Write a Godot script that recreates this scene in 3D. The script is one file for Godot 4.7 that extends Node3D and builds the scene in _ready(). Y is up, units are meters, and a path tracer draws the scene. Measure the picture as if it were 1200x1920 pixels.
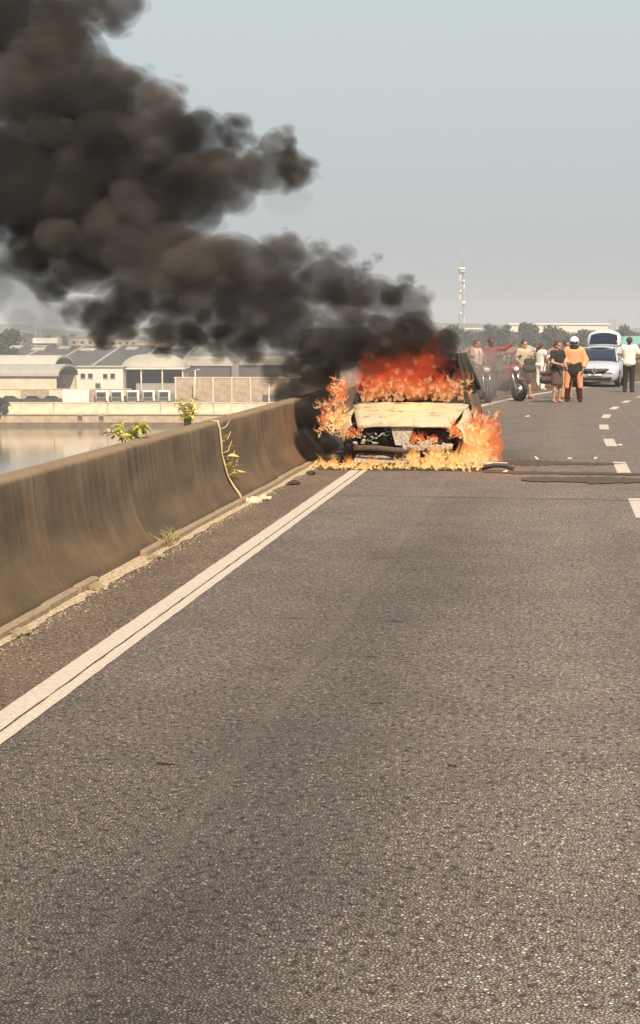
extends Node3D
# A car burning on a viaduct, seen from the road some twenty metres back. Metres; the road runs towards -z.

const CURVE_START := 27.0
const CURVE_RADIUS := 147.0
const YAW := 0.14631

var rng := RandomNumberGenerator.new()
var mats := {}
var used_names := {}
var pix := {}


# ------------------------------------------------------------------ naming and tagging
func numbered(called: String) -> String:
	if not used_names.has(called):
		used_names[called] = 0
		return called
	used_names[called] += 1
	return "%s_%03d" % [called, used_names[called]]


func thing(called: String, label: String, category: String, at := Vector3.ZERO, turn := 0.0, group := "") -> Node3D:
	var o := Node3D.new()
	o.name = numbered(called)
	add_child(o)
	o.position = at
	o.rotation.y = turn
	tag(o, label, category, group)
	return o


func tag(o: Node, label: String, category: String, group := "") -> void:
	o.set_meta("label", label)
	o.set_meta("category", category)
	if group != "":
		o.set_meta("group", group)


func part(called: String, st: SurfaceTool, m: Material, parent: Node = null) -> MeshInstance3D:
	st.generate_normals()
	return put(called, st.commit(), m, parent)


func put(called: String, mesh: Mesh, m: Material, parent: Node = null) -> MeshInstance3D:
	var o := MeshInstance3D.new()
	o.mesh = mesh
	o.material_override = m
	if parent == null:
		o.name = numbered(called)
		add_child(o)
	else:
		var n := 0
		var nm := called
		while parent.has_node(NodePath(nm)):
			n += 1
			nm = "%s_%03d" % [called, n]
		o.name = nm
		parent.add_child(o, true)
	return o


func struct(called: String, st: SurfaceTool, m: Material, parent: Node = null) -> MeshInstance3D:
	var o := part(called, st, m, parent)
	o.set_meta("kind", "structure")
	return o


func stuff(o: Node) -> Node:
	o.set_meta("kind", "stuff")
	return o


func copy_of(root: Node3D, at: Vector3, turn: float, label: String, group := "", size := 1.0) -> Node3D:
	var base := String(root.name)
	var re := RegEx.create_from_string("_[0-9]{3}$")
	var r: Node3D = root.duplicate()
	r.name = numbered(re.sub(base, ""))
	add_child(r)
	r.position = at
	r.rotation.y = turn
	r.scale = Vector3.ONE * size
	r.set_meta("label", label)
	if group != "":
		r.set_meta("group", group)
	return r


# ------------------------------------------------------------------ mesh helpers
func mb() -> SurfaceTool:
	var st := SurfaceTool.new()
	st.begin(Mesh.PRIMITIVE_TRIANGLES)
	return st


# adds a closed solid given as a triangle soup; turns it outside out when needed
func solid(st: SurfaceTool, t: PackedVector3Array, smooth := false, col := Color.WHITE) -> void:
	var vol := 0.0
	var c := t[0]
	for i in range(0, t.size(), 3):
		vol += (t[i] - c).dot((t[i + 1] - c).cross(t[i + 2] - c))
	st.set_smooth_group(1 if smooth else 0xFFFFFFFF)
	st.set_color(col)
	for i in range(0, t.size(), 3):
		st.add_vertex(t[i])
		if vol > 0.0:
			st.add_vertex(t[i + 2])
			st.add_vertex(t[i + 1])
		else:
			st.add_vertex(t[i + 1])
			st.add_vertex(t[i + 2])


func quad_to(t: PackedVector3Array, a: Vector3, b: Vector3, c: Vector3, d: Vector3) -> void:
	t.append(a); t.append(b); t.append(c)
	t.append(a); t.append(c); t.append(d)


# an open sheet whose front faces the side n points to
func sheet(st: SurfaceTool, a: Vector3, b: Vector3, c: Vector3, d: Vector3, n: Vector3) -> void:
	st.set_smooth_group(0xFFFFFFFF)
	var t := PackedVector3Array()
	quad_to(t, a, b, c, d)
	var flip := (t[2] - t[0]).cross(t[1] - t[0]).dot(n) < 0.0
	for i in range(0, 6, 3):
		st.add_vertex(t[i])
		st.add_vertex(t[i + 2] if flip else t[i + 1])
		st.add_vertex(t[i + 1] if flip else t[i + 2])


# rings of the same count, joined and capped
func loft(st: SurfaceTool, rings: Array, smooth := true, caps := true, col := Color.WHITE) -> void:
	var t := PackedVector3Array()
	var n: int = rings[0].size()
	for k in rings.size() - 1:
		for i in n:
			var j := (i + 1) % n
			quad_to(t, rings[k][i], rings[k][j], rings[k + 1][j], rings[k + 1][i])
	if caps:
		for e in [0, rings.size() - 1]:
			var mid := Vector3.ZERO
			for v in rings[e]:
				mid += v
			mid /= n
			for i in n:
				var j := (i + 1) % n
				if e == 0:
					t.append(mid); t.append(rings[e][j]); t.append(rings[e][i])
				else:
					t.append(mid); t.append(rings[e][i]); t.append(rings[e][j])
	solid(st, t, smooth, col)


# a box with chamfered vertical and horizontal edges, turned by basis b
func box(st: SurfaceTool, c: Vector3, s: Vector3, b := Basis.IDENTITY, ch := 0.0, col := Color.WHITE) -> void:
	var h := s / 2.0
	var t := PackedVector3Array()
	if ch <= 0.0:
		var v := []
		for x in [-1, 1]:
			for y in [-1, 1]:
				for z in [-1, 1]:
					v.append(c + b * Vector3(x * h.x, y * h.y, z * h.z))
		for f in [[0, 1, 3, 2], [4, 6, 7, 5], [0, 4, 5, 1], [2, 3, 7, 6], [0, 2, 6, 4], [1, 5, 7, 3]]:
			quad_to(t, v[f[0]], v[f[1]], v[f[2]], v[f[3]])
		solid(st, t, false, col)
		return
	var rings := []
	for q in [[-h.y, ch], [-h.y + ch, 0.0], [h.y - ch, 0.0], [h.y, ch]]:
		var i: float = q[1]
		var x := h.x - i
		var z := h.z - i
		var r := []
		for p in [[-x, -z + ch], [-x + ch, -z], [x - ch, -z], [x, -z + ch], [x, z - ch], [x - ch, z], [-x + ch, z], [-x, z - ch]]:
			r.append(c + b * Vector3(p[0], q[0], p[1]))
		rings.append(r)
	loft(st, rings, false, true, col)


# a prism: polygon p (in the x-y plane of basis b) pushed along b.z from z0 to z1
func prism(st: SurfaceTool, p: Array, z0: float, z1: float, o := Vector3.ZERO, b := Basis.IDENTITY, col := Color.WHITE) -> void:
	var pts := PackedVector2Array(p)
	var idx := Geometry2D.triangulate_polygon(pts)
	var t := PackedVector3Array()
	var n := pts.size()
	for i in n:
		var j := (i + 1) % n
		quad_to(t, o + b * Vector3(pts[i].x, pts[i].y, z0), o + b * Vector3(pts[j].x, pts[j].y, z0), o + b * Vector3(pts[j].x, pts[j].y, z1), o + b * Vector3(pts[i].x, pts[i].y, z1))
	var cw := Geometry2D.is_polygon_clockwise(pts)
	for k in range(0, idx.size(), 3):
		var a := pts[idx[k]]; var bb := pts[idx[k + 1]]; var cc := pts[idx[k + 2]]
		var tri_cw := (bb - a).cross(cc - a) < 0.0
		if tri_cw != cw:
			pass
		var ccw := (bb - a).cross(cc - a) > 0.0
		# side quads as wound above face outward (right-hand) when the outline runs counter-clockwise
		var poly_ccw := 0.0
		for i in n:
			poly_ccw += pts[i].cross(pts[(i + 1) % n])
		var same := ccw == (poly_ccw > 0.0)
		var A := [a, bb, cc] if same else [a, cc, bb]
		t.append(o + b * Vector3(A[0].x, A[0].y, z1)); t.append(o + b * Vector3(A[1].x, A[1].y, z1)); t.append(o + b * Vector3(A[2].x, A[2].y, z1))
		t.append(o + b * Vector3(A[0].x, A[0].y, z0)); t.append(o + b * Vector3(A[2].x, A[2].y, z0)); t.append(o + b * Vector3(A[1].x, A[1].y, z0))
	solid(st, t, false, col)


# a tube along points with a radius at each
func tube(st: SurfaceTool, p: Array, r: Array, sides := 6, col := Color.WHITE, squash := 1.0) -> void:
	var rings := []
	var side := Vector3.ZERO
	for k in p.size():
		var d: Vector3 = (p[mini(k + 1, p.size() - 1)] - p[maxi(k - 1, 0)]).normalized()
		if side == Vector3.ZERO:
			side = d.cross(Vector3(0.31, 0.2, 0.93)).normalized()
		side = (side - d * side.dot(d)).normalized()
		var up := d.cross(side)
		var ring := []
		for i in sides:
			var a := TAU * i / sides
			ring.append(p[k] + side * cos(a) * r[k] + up * sin(a) * r[k] * squash)
		rings.append(ring)
	loft(st, rings, true, true, col)


func cyl(st: SurfaceTool, a: Vector3, b: Vector3, r: float, sides := 8, col := Color.WHITE) -> void:
	tube(st, [a, b], [r, r], sides, col)


# a body of revolution round the axis through o along ax; prof is [[along, radius], ...]
func lathe(st: SurfaceTool, o: Vector3, ax: Vector3, prof: Array, sides := 16, smooth := true, col := Color.WHITE) -> void:
	var side := ax.cross(Vector3(0.1, 0.97, 0.2)).normalized()
	if absf(ax.y) > 0.9:
		side = Vector3.RIGHT
	var up := ax.cross(side).normalized()
	side = up.cross(ax).normalized()
	var rings := []
	for q in prof:
		var ring := []
		for i in sides:
			var a := TAU * i / sides
			ring.append(o + ax * q[0] + (side * cos(a) + up * sin(a)) * q[1])
		rings.append(ring)
	loft(st, rings, smooth, true, col)


func ball(st: SurfaceTool, c: Vector3, r: Vector3, sides := 10, col := Color.WHITE) -> void:
	var rings := []
	var n := maxi(4, sides / 2)
	for k in n + 1:
		var th := PI * k / n
		var ring := []
		for i in sides:
			var a := TAU * i / sides
			ring.append(c + Vector3(sin(th) * cos(a) * r.x, cos(th) * r.y, sin(th) * sin(a) * r.z))
		rings.append(ring)
	loft(st, rings, true, false, col)


# ------------------------------------------------------------------ materials
func lin(r: float, g: float, b: float, a := 1.0) -> Color:
	return Color(r, g, b, a).linear_to_srgb()


func noise(freq: float, seed_: int, oct := 3, kind := FastNoiseLite.TYPE_SIMPLEX_SMOOTH) -> FastNoiseLite:
	var n := FastNoiseLite.new()
	n.noise_type = kind
	n.frequency = freq
	n.seed = seed_
	n.fractal_octaves = oct
	if oct <= 1:
		n.fractal_type = FastNoiseLite.FRACTAL_NONE
	return n


# a seamless grey picture from noise, drawn between the two linear greys lo and hi (kept as texture)
func grain(key: String, freq: float, lo: float, hi: float, size := 256, oct := 4, power := 1.0) -> ImageTexture:
	if pix.has(key):
		return pix[key]
	var src := noise(freq, hash(key) % 1000, oct).get_seamless_image(size, size)
	src.convert(Image.FORMAT_L8)
	var d := src.get_data()
	for i in d.size():
		var v := pow(d[i] / 255.0, power)
		d[i] = int(255.0 * pow(lerpf(lo, hi, v), 1.0 / 2.2))
	pix[key] = ImageTexture.create_from_image(Image.create_from_data(size, size, false, Image.FORMAT_L8, d))
	return pix[key]


func mat(key: String, c: Color, rough := 0.8, metal := 0.0, tex: Texture2D = null, scale := 1.0, bump := 0.0) -> StandardMaterial3D:
	if mats.has(key):
		return mats[key]
	var m := StandardMaterial3D.new()
	m.resource_name = key
	m.albedo_color = c
	m.roughness = rough
	m.metallic = metal
	m.cull_mode = BaseMaterial3D.CULL_DISABLED
	if tex:
		m.albedo_texture = tex
		m.uv1_triplanar = true
		m.uv1_world_triplanar = true
		m.uv1_scale = Vector3.ONE * scale
		if bump > 0.0:
			m.heightmap_enabled = true
			m.heightmap_texture = tex
			m.heightmap_scale = bump
	mats[key] = m
	return m


# ------------------------------------------------------------------ where the road lies
func road_heading(s: float) -> float:
	return 0.0 if s < CURVE_START else (s - CURVE_START) / CURVE_RADIUS


func road(s: float, lateral: float, up := 0.0) -> Vector3:
	var th := road_heading(s)
	var c := Vector3.ZERO
	if s < CURVE_START:
		c = Vector3(0, 0, -s)
	else:
		c = Vector3(CURVE_RADIUS * (1.0 - cos(th)), 0, -CURVE_START - CURVE_RADIUS * sin(th))
	var e := maxf(0.0, s - 25.0)
	c.y = -0.011 * e * e / (e + 2.0)
	return c + Vector3(cos(th), 0, sin(th)) * lateral + Vector3.UP * up


# ahead of the camera: r metres to the right, up, f metres out (only turns the town square to the canal)
func town(r: float, up: float, f: float) -> Vector3:
	return Vector3(r * cos(YAW) - f * sin(YAW), up, -r * sin(YAW) - f * cos(YAW))
const LOBES := [[-2.11, 1.47, -22.5, 0.64, 1], [-2.56, 1.54, -22.5, 0.64, 1], [-3.01, 1.58, -22.5, 0.56, 1], [-2.08, 2.1, -23, 0.4, 1], [-2.18, 2.44, -23, 0.21, 1], [-1.71, 1.61, -23, 0.29, 1], [-2.58, 2.22, -23, 0.48, 1], [-3, 2.26, -23, 0.55, 1], [-3.32, 1.61, -22.5, 0.49, 1], [-3.42, 2.54, -23.5, 0.59, 1], [-3.86, 1.91, -23, 0.65, 1], [-4.06, 2.8, -24, 0.56, 0], [-4.42, 2.15, -23.5, 0.74, 1], [-4.84, 2.72, -24, 0.72, 0], [-5.07, 1.92, -23.5, 0.55, 1], [-5.42, 2.56, -24, 0.84, 0], [-5.76, 1.92, -24, 0.52, 0], [-6.12, 2.75, -24.5, 0.94, 0], [-6.73, 2.17, -24.5, 0.61, 0], [-6.68, 3.27, -25, 0.96, 0], [-7.38, 2.94, -25, 0.83, 0], [-5.98, 3.76, -25, 0.92, 0], [-5.2, 4.12, -25, 0.77, 0], [-4.52, 4.24, -25, 0.55, 0], [-4.09, 4.35, -25, 0.32, 0], [-5.03, 4.86, -25, 0.37, 0], [-5.54, 4.78, -25, 0.58, 0], [-6.14, 4.75, -25, 0.71, 0], [-7.96, 3.65, -25.5, 1.02, 0], [-8.51, 3.14, -25.5, 0.59, 0], [-8.67, 4.09, -25.5, 1.02, 0], [-7.06, 4.49, -25.5, 1.02, 0], [-7.82, 5.24, -26, 1.08, 0], [-7.04, 5.69, -26, 0.57, 0], [-8.63, 5.43, -26, 1.08, 0], [-8.23, 6.27, -26.5, 0.97, 0], [-9.05, 6.55, -26.5, 1.02, 0], [-7.34, 7.07, -26.5, 0.58, 0], [-8.12, 7.13, -26.5, 0.71, 0], [-9.96, 3.88, -26, 1.04, 0], [-10.4, 5.35, -26.5, 1.15, 0], [-10.36, 6.85, -27, 1.17, 0], [-9.19, 8.05, -27, 1.08, 0], [-8.07, 8.1, -27, 0.99, 0], [-11.39, 4.71, -27, 1.26, 0], [-11.64, 6.6, -27.5, 1.28, 0], [-2.56, 2.82, -23, 0.1, 1], [-2.7, 2.67, -23, 0.14, 1], [-3.21, 1.07, -21.8, 0.35, 2], [-3.28, 0.66, -21.3, 0.3, 2], [-3.33, 0.29, -20.9, 0.24, 2], [-3.07, 0.15, -21.4, 0.21, 2], [-3.69, 0.91, -22.2, 0.31, 2], [-3.29, 1.24, -22.3, 0.37, 2], [-9.03, 2.31, -27, 0.63, 3], [-10.19, 2.68, -27, 0.81, 3], [-8.31, 1.75, -26.5, 0.4, 3], [-6.97, 1.58, -26, 0.35, 3], [-4.19, 3.82, -25, 0.3, 3], [-1.66, 0.99, -33, 0.49, 3], [-1.33, 0.56, -36, 0.48, 3], [-3.62, 1.24, -22.5, 0.3, 2], [-3.18, 0.53, -21.6, 0.26, 2], [-3.59, 0.46, -21.6, 0.22, 2], [-3.19, 0.15, -20.9, 0.2, 2], [-2.03, 1.48, -21.7, 0.35, 2], [-2.45, 1.42, -21.6, 0.35, 2], [-2.89, 1.44, -21.6, 0.32, 2], [-1.56, 1.51, -21.7, 0.29, 2], [-3.98, 1.23, -22.8, 0.33, 1], [-4.49, 1.49, -23.2, 0.37, 1], [-5.5, 1.6, -23.6, 0.39, 1], [-1.95, 1.8, -22, 0.33, 2], [-1.49, 1.62, -22.2, 0.22, 2], [-2.19, 1.59, -21.5, 0.29, 2], [-1.81, 1.62, -21.6, 0.29, 2], [-2.67, 1.62, -21.6, 0.29, 2], [-7.13, 1.93, -25, 0.5, 0], [-6.14, 1.59, -24.5, 0.33, 0], [-5.01, 1.56, -24, 0.36, 0], [-8.83, 2.91, -26, 0.54, 0], [-8.21, 2.54, -25.5, 0.44, 0], [-7.57, 2.05, -25, 0.38, 0], [-7.51, 4.16, -25.5, 0.72, 0], [-8.29, 4.56, -26, 0.74, 0], [-9.15, 4.66, -26, 0.74, 0], [-8.67, 3.52, -26, 0.65, 0], [-1.41, 0.93, -31, 0.41, 3], [-1.01, 0.99, -33, 0.44, 3], [-1.61, 1.26, -30, 0.36, 3], [-7.17, 1.67, -24.8, 0.3, 0], [-4.02, 4.23, -25, 0.38, 0], [-4.35, 4.64, -25, 0.38, 0], [-6.47, 5.47, -26, 0.52, 0]]


func _ready() -> void:
	rng.seed = 4711
	# camera
	var cam := Camera3D.new()
	cam.name = "camera"
	cam.position = Vector3(0, 1.8, 0)
	cam.rotation = Vector3(deg_to_rad(-6.5602), YAW, 0)
	cam.fov = 35.4893
	cam.near = 0.1
	cam.far = 6000.0
	add_child(cam)
	cam.current = true
	# sky
	var env := Environment.new()
	env.background_mode = Environment.BG_SKY
	var sky := Sky.new()
	var sm := ProceduralSkyMaterial.new()
	sm.sky_top_color = Color(0.782, 0.842, 0.855)
	sm.sky_horizon_color = Color(0.667, 0.671, 0.68)
	sm.sky_curve = 0.1
	sm.ground_bottom_color = Color(0.45, 0.42, 0.38)
	sm.ground_horizon_color = Color(0.77, 0.75, 0.73)
	sm.sun_angle_max = 20.0
	sky.sky_material = sm
	env.sky = sky
	env.background_energy_multiplier = 0.70
	env.tonemap_mode = Environment.TONE_MAPPER_LINEAR
	env.tonemap_exposure = 1.55
	env.sdfgi_enabled = true
	env.ssao_enabled = true
	env.ssil_enabled = true
	env.volumetric_fog_enabled = true
	env.volumetric_fog_density = 0.0
	env.fog_enabled = true
	env.fog_light_color = Color(0.83, 0.835, 0.86)
	env.fog_density = 0.0006
	var we := WorldEnvironment.new()
	we.name = "environment"
	we.environment = env
	add_child(we)
	# sun: behind the camera, a little to its right, about 48 degrees up
	var sun := DirectionalLight3D.new()
	sun.name = "sun"
	sun.light_color = Color(1.0, 0.912, 0.80)
	sun.light_energy = 1.5
	sun.light_angular_distance = 0.5
	sun.shadow_enabled = true
	sun.rotation = Vector3(deg_to_rad(-48.0), deg_to_rad(24.0), 0)
	add_child(sun)

	make_materials()
	build_ground()
	build_road()
	build_barriers()
	build_town()
	build_trees()
	build_silver_car()
	build_motorcycles()
	build_people()
	build_burning_car()
	build_fire()
	build_details()
	build_smoke()


# ------------------------------------------------------------------ surfaces
func asphalt_pictures() -> void:
	var size := 2048
	var gap_n := noise(0.105, 11, 1, FastNoiseLite.TYPE_CELLULAR)
	gap_n.cellular_return_type = FastNoiseLite.RETURN_DISTANCE2_SUB
	var cell := noise(0.105, 11, 1, FastNoiseLite.TYPE_CELLULAR)
	cell.cellular_return_type = FastNoiseLite.RETURN_CELL_VALUE
	var a := gap_n.get_seamless_image(size, size, false, false, 0.06)
	var b := cell.get_seamless_image(size, size, false, false, 0.06)
	var c := noise(0.03, 23, 4).get_seamless_image(size, size, false, false, 0.06)
	for im in [a, b, c]:
		im.convert(Image.FORMAT_L8)
	var da := a.get_data()
	var db := b.get_data()
	var dc := c.get_data()
	var rgb_ := PackedByteArray()
	rgb_.resize(size * size * 3)
	var hgt := PackedByteArray()
	hgt.resize(size * size)
	for i in da.size():
		var v := da[i] / 255.0
		var st := db[i] / 255.0
		var w := dc[i] / 255.0
		var stone := smoothstep(0.03, 0.3, v)
		var e := lerpf(0.11, lerpf(0.32, 0.64, st), stone)
		var pit := smoothstep(0.36, 0.24, w)
		e *= 1.0 - 0.75 * pit
		if st > 0.91:
			e = lerpf(e, 0.95, stone)
		e *= lerpf(0.88, 1.12, w)
		var tint := lerpf(-0.05, 0.05, st * 7.3 - floorf(st * 7.3))
		rgb_[i * 3] = int(clampf(pow(e * (1.0 + tint), 1 / 2.2), 0, 1) * 255)
		rgb_[i * 3 + 1] = int(clampf(pow(e * (1.0 - 0.3 * absf(tint)), 1 / 2.2), 0, 1) * 255)
		rgb_[i * 3 + 2] = int(clampf(pow(e * (1.0 - tint), 1 / 2.2), 0, 1) * 255)
		hgt[i] = int(255.0 * clampf(stone * lerpf(0.55, 1.0, st) - 0.5 * pit, 0, 1))
	pix["asphalt"] = ImageTexture.create_from_image(Image.create_from_data(size, size, false, Image.FORMAT_RGB8, rgb_))
	pix["asphalt_height"] = ImageTexture.create_from_image(Image.create_from_data(size, size, false, Image.FORMAT_L8, hgt))


# concrete of the barrier: u along, v up the profile; rain streaks, form marks and dirt
func barrier_picture() -> void:
	var w := 1024
	var h := 256
	var cols := noise(0.035, 3, 4)
	var blot := noise(0.012, 8, 5)
	var fine := noise(0.25, 9, 2)
	var d := PackedByteArray()
	d.resize(w * h * 3)
	for y in h:
		var v := 1.0 - float(y) / h
		for x in w:
			var wob := blot.get_noise_2d(x * 0.6, y * 0.3) * 8.0
			var s := cols.get_noise_2d(x * 1.3 + wob, y * 0.045)
			var b := blot.get_noise_2d(x * 0.5, y * 0.7)
			var e := 0.5 + 0.21 * s * smoothstep(0.1, 0.6, v) + 0.26 * b + 0.07 * fine.get_noise_2d(x, y)
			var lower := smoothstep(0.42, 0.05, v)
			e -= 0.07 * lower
			var run := cols.get_noise_2d(x * 2.1 + 400.0, 7.0 + y * 0.012)
			if run > 0.34:
				e -= (run - 0.34) * 0.6 * smoothstep(0.15, 0.9, v)
			if run < -0.47:
				e += (-0.47 - run) * 2.0
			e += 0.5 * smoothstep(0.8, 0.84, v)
			e = clampf(e, 0.12, 1.0)
			var warm := 0.06 * lower + 0.03 * b
			var i := (y * w + x) * 3
			d[i] = int(255.0 * clampf(pow(e * (1.0 + warm), 1 / 2.2), 0, 1))
			d[i + 1] = int(255.0 * clampf(pow(e * 0.93, 1 / 2.2), 0, 1))
			d[i + 2] = int(255.0 * clampf(pow(e * (0.80 - warm), 1 / 2.2), 0, 1))
	pix["barrier"] = ImageTexture.create_from_image(Image.create_from_data(w, h, false, Image.FORMAT_RGB8, d))


func make_materials() -> void:
	asphalt_pictures()
	barrier_picture()
	var m := mat("asphalt", lin(0.63, 0.515, 0.455), 0.86, 0.0, pix.asphalt, 0.36)
	m.vertex_color_use_as_albedo = true
	m.heightmap_enabled = true
	m.heightmap_texture = pix.asphalt_height
	m.heightmap_scale = 0.85
	m.detail_enabled = true
	m.detail_albedo = grain("asphalt_patches", 0.012, 0.72, 1.0, 512, 5)
	m.detail_blend_mode = BaseMaterial3D.BLEND_MODE_MUL
	m.detail_uv_layer = BaseMaterial3D.DETAIL_UV_2
	m.uv2_triplanar = true
	m.uv2_world_triplanar = true
	m.uv2_scale = Vector3.ONE * 0.17
	m = mat("line_paint", lin(0.57, 0.485, 0.42), 0.8, 0.0, pix.asphalt, 0.42)
	m.albedo_texture = grain("paint_wear", 0.11, 0.72, 1.0, 512, 5)
	m.heightmap_enabled = true
	m.heightmap_texture = pix.asphalt_height
	m.heightmap_scale = 0.35
	m = mat("barrier", lin(0.19, 0.139, 0.094), 0.92)
	m.albedo_texture = pix.barrier
	m.heightmap_enabled = true
	m.heightmap_texture = grain("barrier_pores", 0.12, 0.3, 1.0, 512, 4)
	m.heightmap_scale = 0.25
	mat("deck_concrete", lin(0.3, 0.28, 0.25), 0.9, 0.0, grain("concrete", 0.02, 0.6, 1.0), 0.3)
	mat("land", lin(0.17, 0.15, 0.1), 0.95, 0.0, grain("soil", 0.02, 0.45, 1.0), 0.05)
	m = mat("water", lin(0.13, 0.105, 0.075), 0.1, 0.0)
	m.metallic_specular = 0.7
	m.heightmap_enabled = true
	m.heightmap_texture = grain("ripples", 0.03, 0.0, 1.0, 512, 4)
	m.uv1_triplanar = true
	m.uv1_world_triplanar = true
	m.uv1_scale = Vector3(0.06, 0.06, 0.06)
	m.heightmap_scale = 0.5
	var sk := [[0.15, 0.13, 0.116], [0.2, 0.174, 0.154], [0.066, 0.058, 0.053], [0.5, 0.46, 0.42]]
	for i in 4:
		for j in 4:
			var f := FogMaterial.new()
			f.resource_name = "smoke_%d_%d" % [i, j]
			f.albedo = lin(sk[i][0], sk[i][1], sk[i][2])
			f.density = [0.25, 0.95, 1.7, 3.2][j]
			mats["smoke_%d_%d" % [i, j]] = f


# ------------------------------------------------------------------ land, water, road
func build_ground() -> void:
	var st := mb()
	st.set_color(Color.WHITE)
	sheet(st, town(-900, -12.4, 302), town(900, -12.4, 302), town(1500, -12.4, 1500), town(-1500, -12.4, 1500), Vector3.UP)
	struct("land", st, mats.land)
	st = mb()
	st.set_color(Color.WHITE)
	sheet(st, town(-900, -16.5, -120), town(900, -16.5, -120), town(900, -16.5, 303), town(-900, -16.5, 303), Vector3.UP)
	struct("canal_water", st, mats.water)


func road_tint(s: float, x: float, wear: FastNoiseLite, blot: FastNoiseLite) -> Color:
	# worn wheel paths, the oily middle of the lane, brown dirt beside the barrier
	var g := 1.0 + 0.10 * blot.get_noise_2d(x * 1.0, s * 0.6)
	var mid := exp(-pow((x + 1.25 - 0.022 * s + 0.12 * wear.get_noise_1d(s)) / 0.52, 2.0))
	g -= (0.18 + 0.13 * wear.get_noise_1d(s * 1.7 + 60.0)) * mid
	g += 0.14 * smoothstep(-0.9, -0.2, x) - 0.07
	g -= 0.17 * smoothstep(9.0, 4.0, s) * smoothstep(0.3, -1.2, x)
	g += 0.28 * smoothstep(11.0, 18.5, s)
	g += 0.05 * exp(-pow((x + 1.75) / 0.3, 2.0)) + 0.06 * exp(-pow((x - 0.1) / 0.35, 2.0))
	g -= 0.05 * exp(-pow((x - 2.4) / 0.6, 2.0))
	var dirt := smoothstep(-2.35, -2.7, x)
	var c := Color(g, g * 0.995, g * 0.985)
	var dk := 0.98 + 0.2 * blot.get_noise_2d(x * 3.0 + 90.0, s)
	c = c.lerp(Color(dk * 1.08, dk * 0.93, dk * 0.74), dirt)
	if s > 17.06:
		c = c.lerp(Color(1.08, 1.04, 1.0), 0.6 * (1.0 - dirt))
	if s > 19.2 and s < 26.0:
		var soot := exp(-pow((x + 1.9) / 1.25, 2.0) - pow((s - 22.6) / 1.9, 2.0))
		c = c.lerp(Color(0.25, 0.22, 0.2), 0.9 * soot)
	return Color(c.r * 0.82, c.g * 0.82, c.b * 0.82)


func build_road() -> void:
	var wear := noise(0.11, 31, 3)
	var blot := noise(0.35, 32, 4)
	var st := mb()
	st.set_smooth_group(1)
	var xs := []
	var x := -3.9
	while x < 12.0:
		xs.append(x)
		x += 0.1 if x < 2.0 else 0.5
	var ss := []
	var s := -6.0
	while s < 230.0:
		ss.append(s)
		s += 0.2 if s < 30.0 else (0.6 if s < 70.0 else 4.0)
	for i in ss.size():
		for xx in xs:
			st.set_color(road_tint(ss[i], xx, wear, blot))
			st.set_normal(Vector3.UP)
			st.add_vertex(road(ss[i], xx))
	var n := xs.size()
	for i in ss.size() - 1:
		for j in n - 1:
			var a := i * n + j
			for k in [a, a + n, a + n + 1, a, a + n + 1, a + 1]:
				st.add_index(k)
	put("road", st.commit(), mats.asphalt).set_meta("kind", "structure")
	# the viaduct under it
	st = mb()
	var rings := []
	s = -6.0
	while s <= 230.0:
		var r := []
		for p in [[-4.0, -0.03], [12.1, -0.03], [12.1, 0.86], [12.4, 0.86], [12.4, -0.5], [8.5, -0.9], [7.5, -2.4], [0.5, -2.4], [-0.5, -0.9], [-4.3, -0.5], [-4.3, -0.1], [-4.0, -0.03]]:
			r.append(road(s, p[0], p[1]))
		rings.append(r)
		s += 4.0
	loft(st, rings, false)
	for q in [8.0, 48.0, 88.0, 128.0, 168.0, 208.0]:
		box(st, road(q, 4.0, -9.6), Vector3(5.5, 14.6, 1.6), Basis(Vector3.UP, -road_heading(q)), 0.2)
	struct("viaduct_deck", st, mats.deck_concrete)
	# painted lines
	edge_line(-2.57, -2.447)
	edge_line(-2.433, -2.36)
	var k := 0
	for d in [2.2, 6.9, 11.6, 16.3, 21.0, 25.7, 30.4, 35.1, 39.8, 44.5, 49.2, 53.9, 58.6, 63.3, 68.0]:
		st = mb()
		for q in 8:
			var s0: float = d - 0.9 + q * 0.225
			st.set_color(Color.WHITE)
			sheet(st, road(s0, 0.77, 0.005), road(s0 + 0.225, 0.77, 0.005), road(s0 + 0.225, 0.94, 0.005), road(s0, 0.94, 0.005), Vector3.UP)
		struct("lane_dash", st, mats.line_paint)
		k += 1


func edge_line(x0: float, x1: float) -> void:
	var st := mb()
	var jag := noise(1.3, int(absf(x0) * 100.0), 2)
	st.set_smooth_group(1)
	var s := -5.0
	var n := 0
	while s < 120.0:
		for x in [x0, x1]:
			st.set_color(Color.WHITE)
			st.set_normal(Vector3.UP)
			st.add_vertex(road(s, x + 0.006 * jag.get_noise_2d(s * 3.0, x * 50.0), 0.005))
		n += 1
		s += 0.15 if s < 30.0 else 1.0
	for i in n - 1:
		for k in [i * 2, i * 2 + 2, i * 2 + 3, i * 2, i * 2 + 3, i * 2 + 1]:
			st.add_index(k)
	put("edge_line", st.commit(), mats.line_paint).set_meta("kind", "structure")


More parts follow.
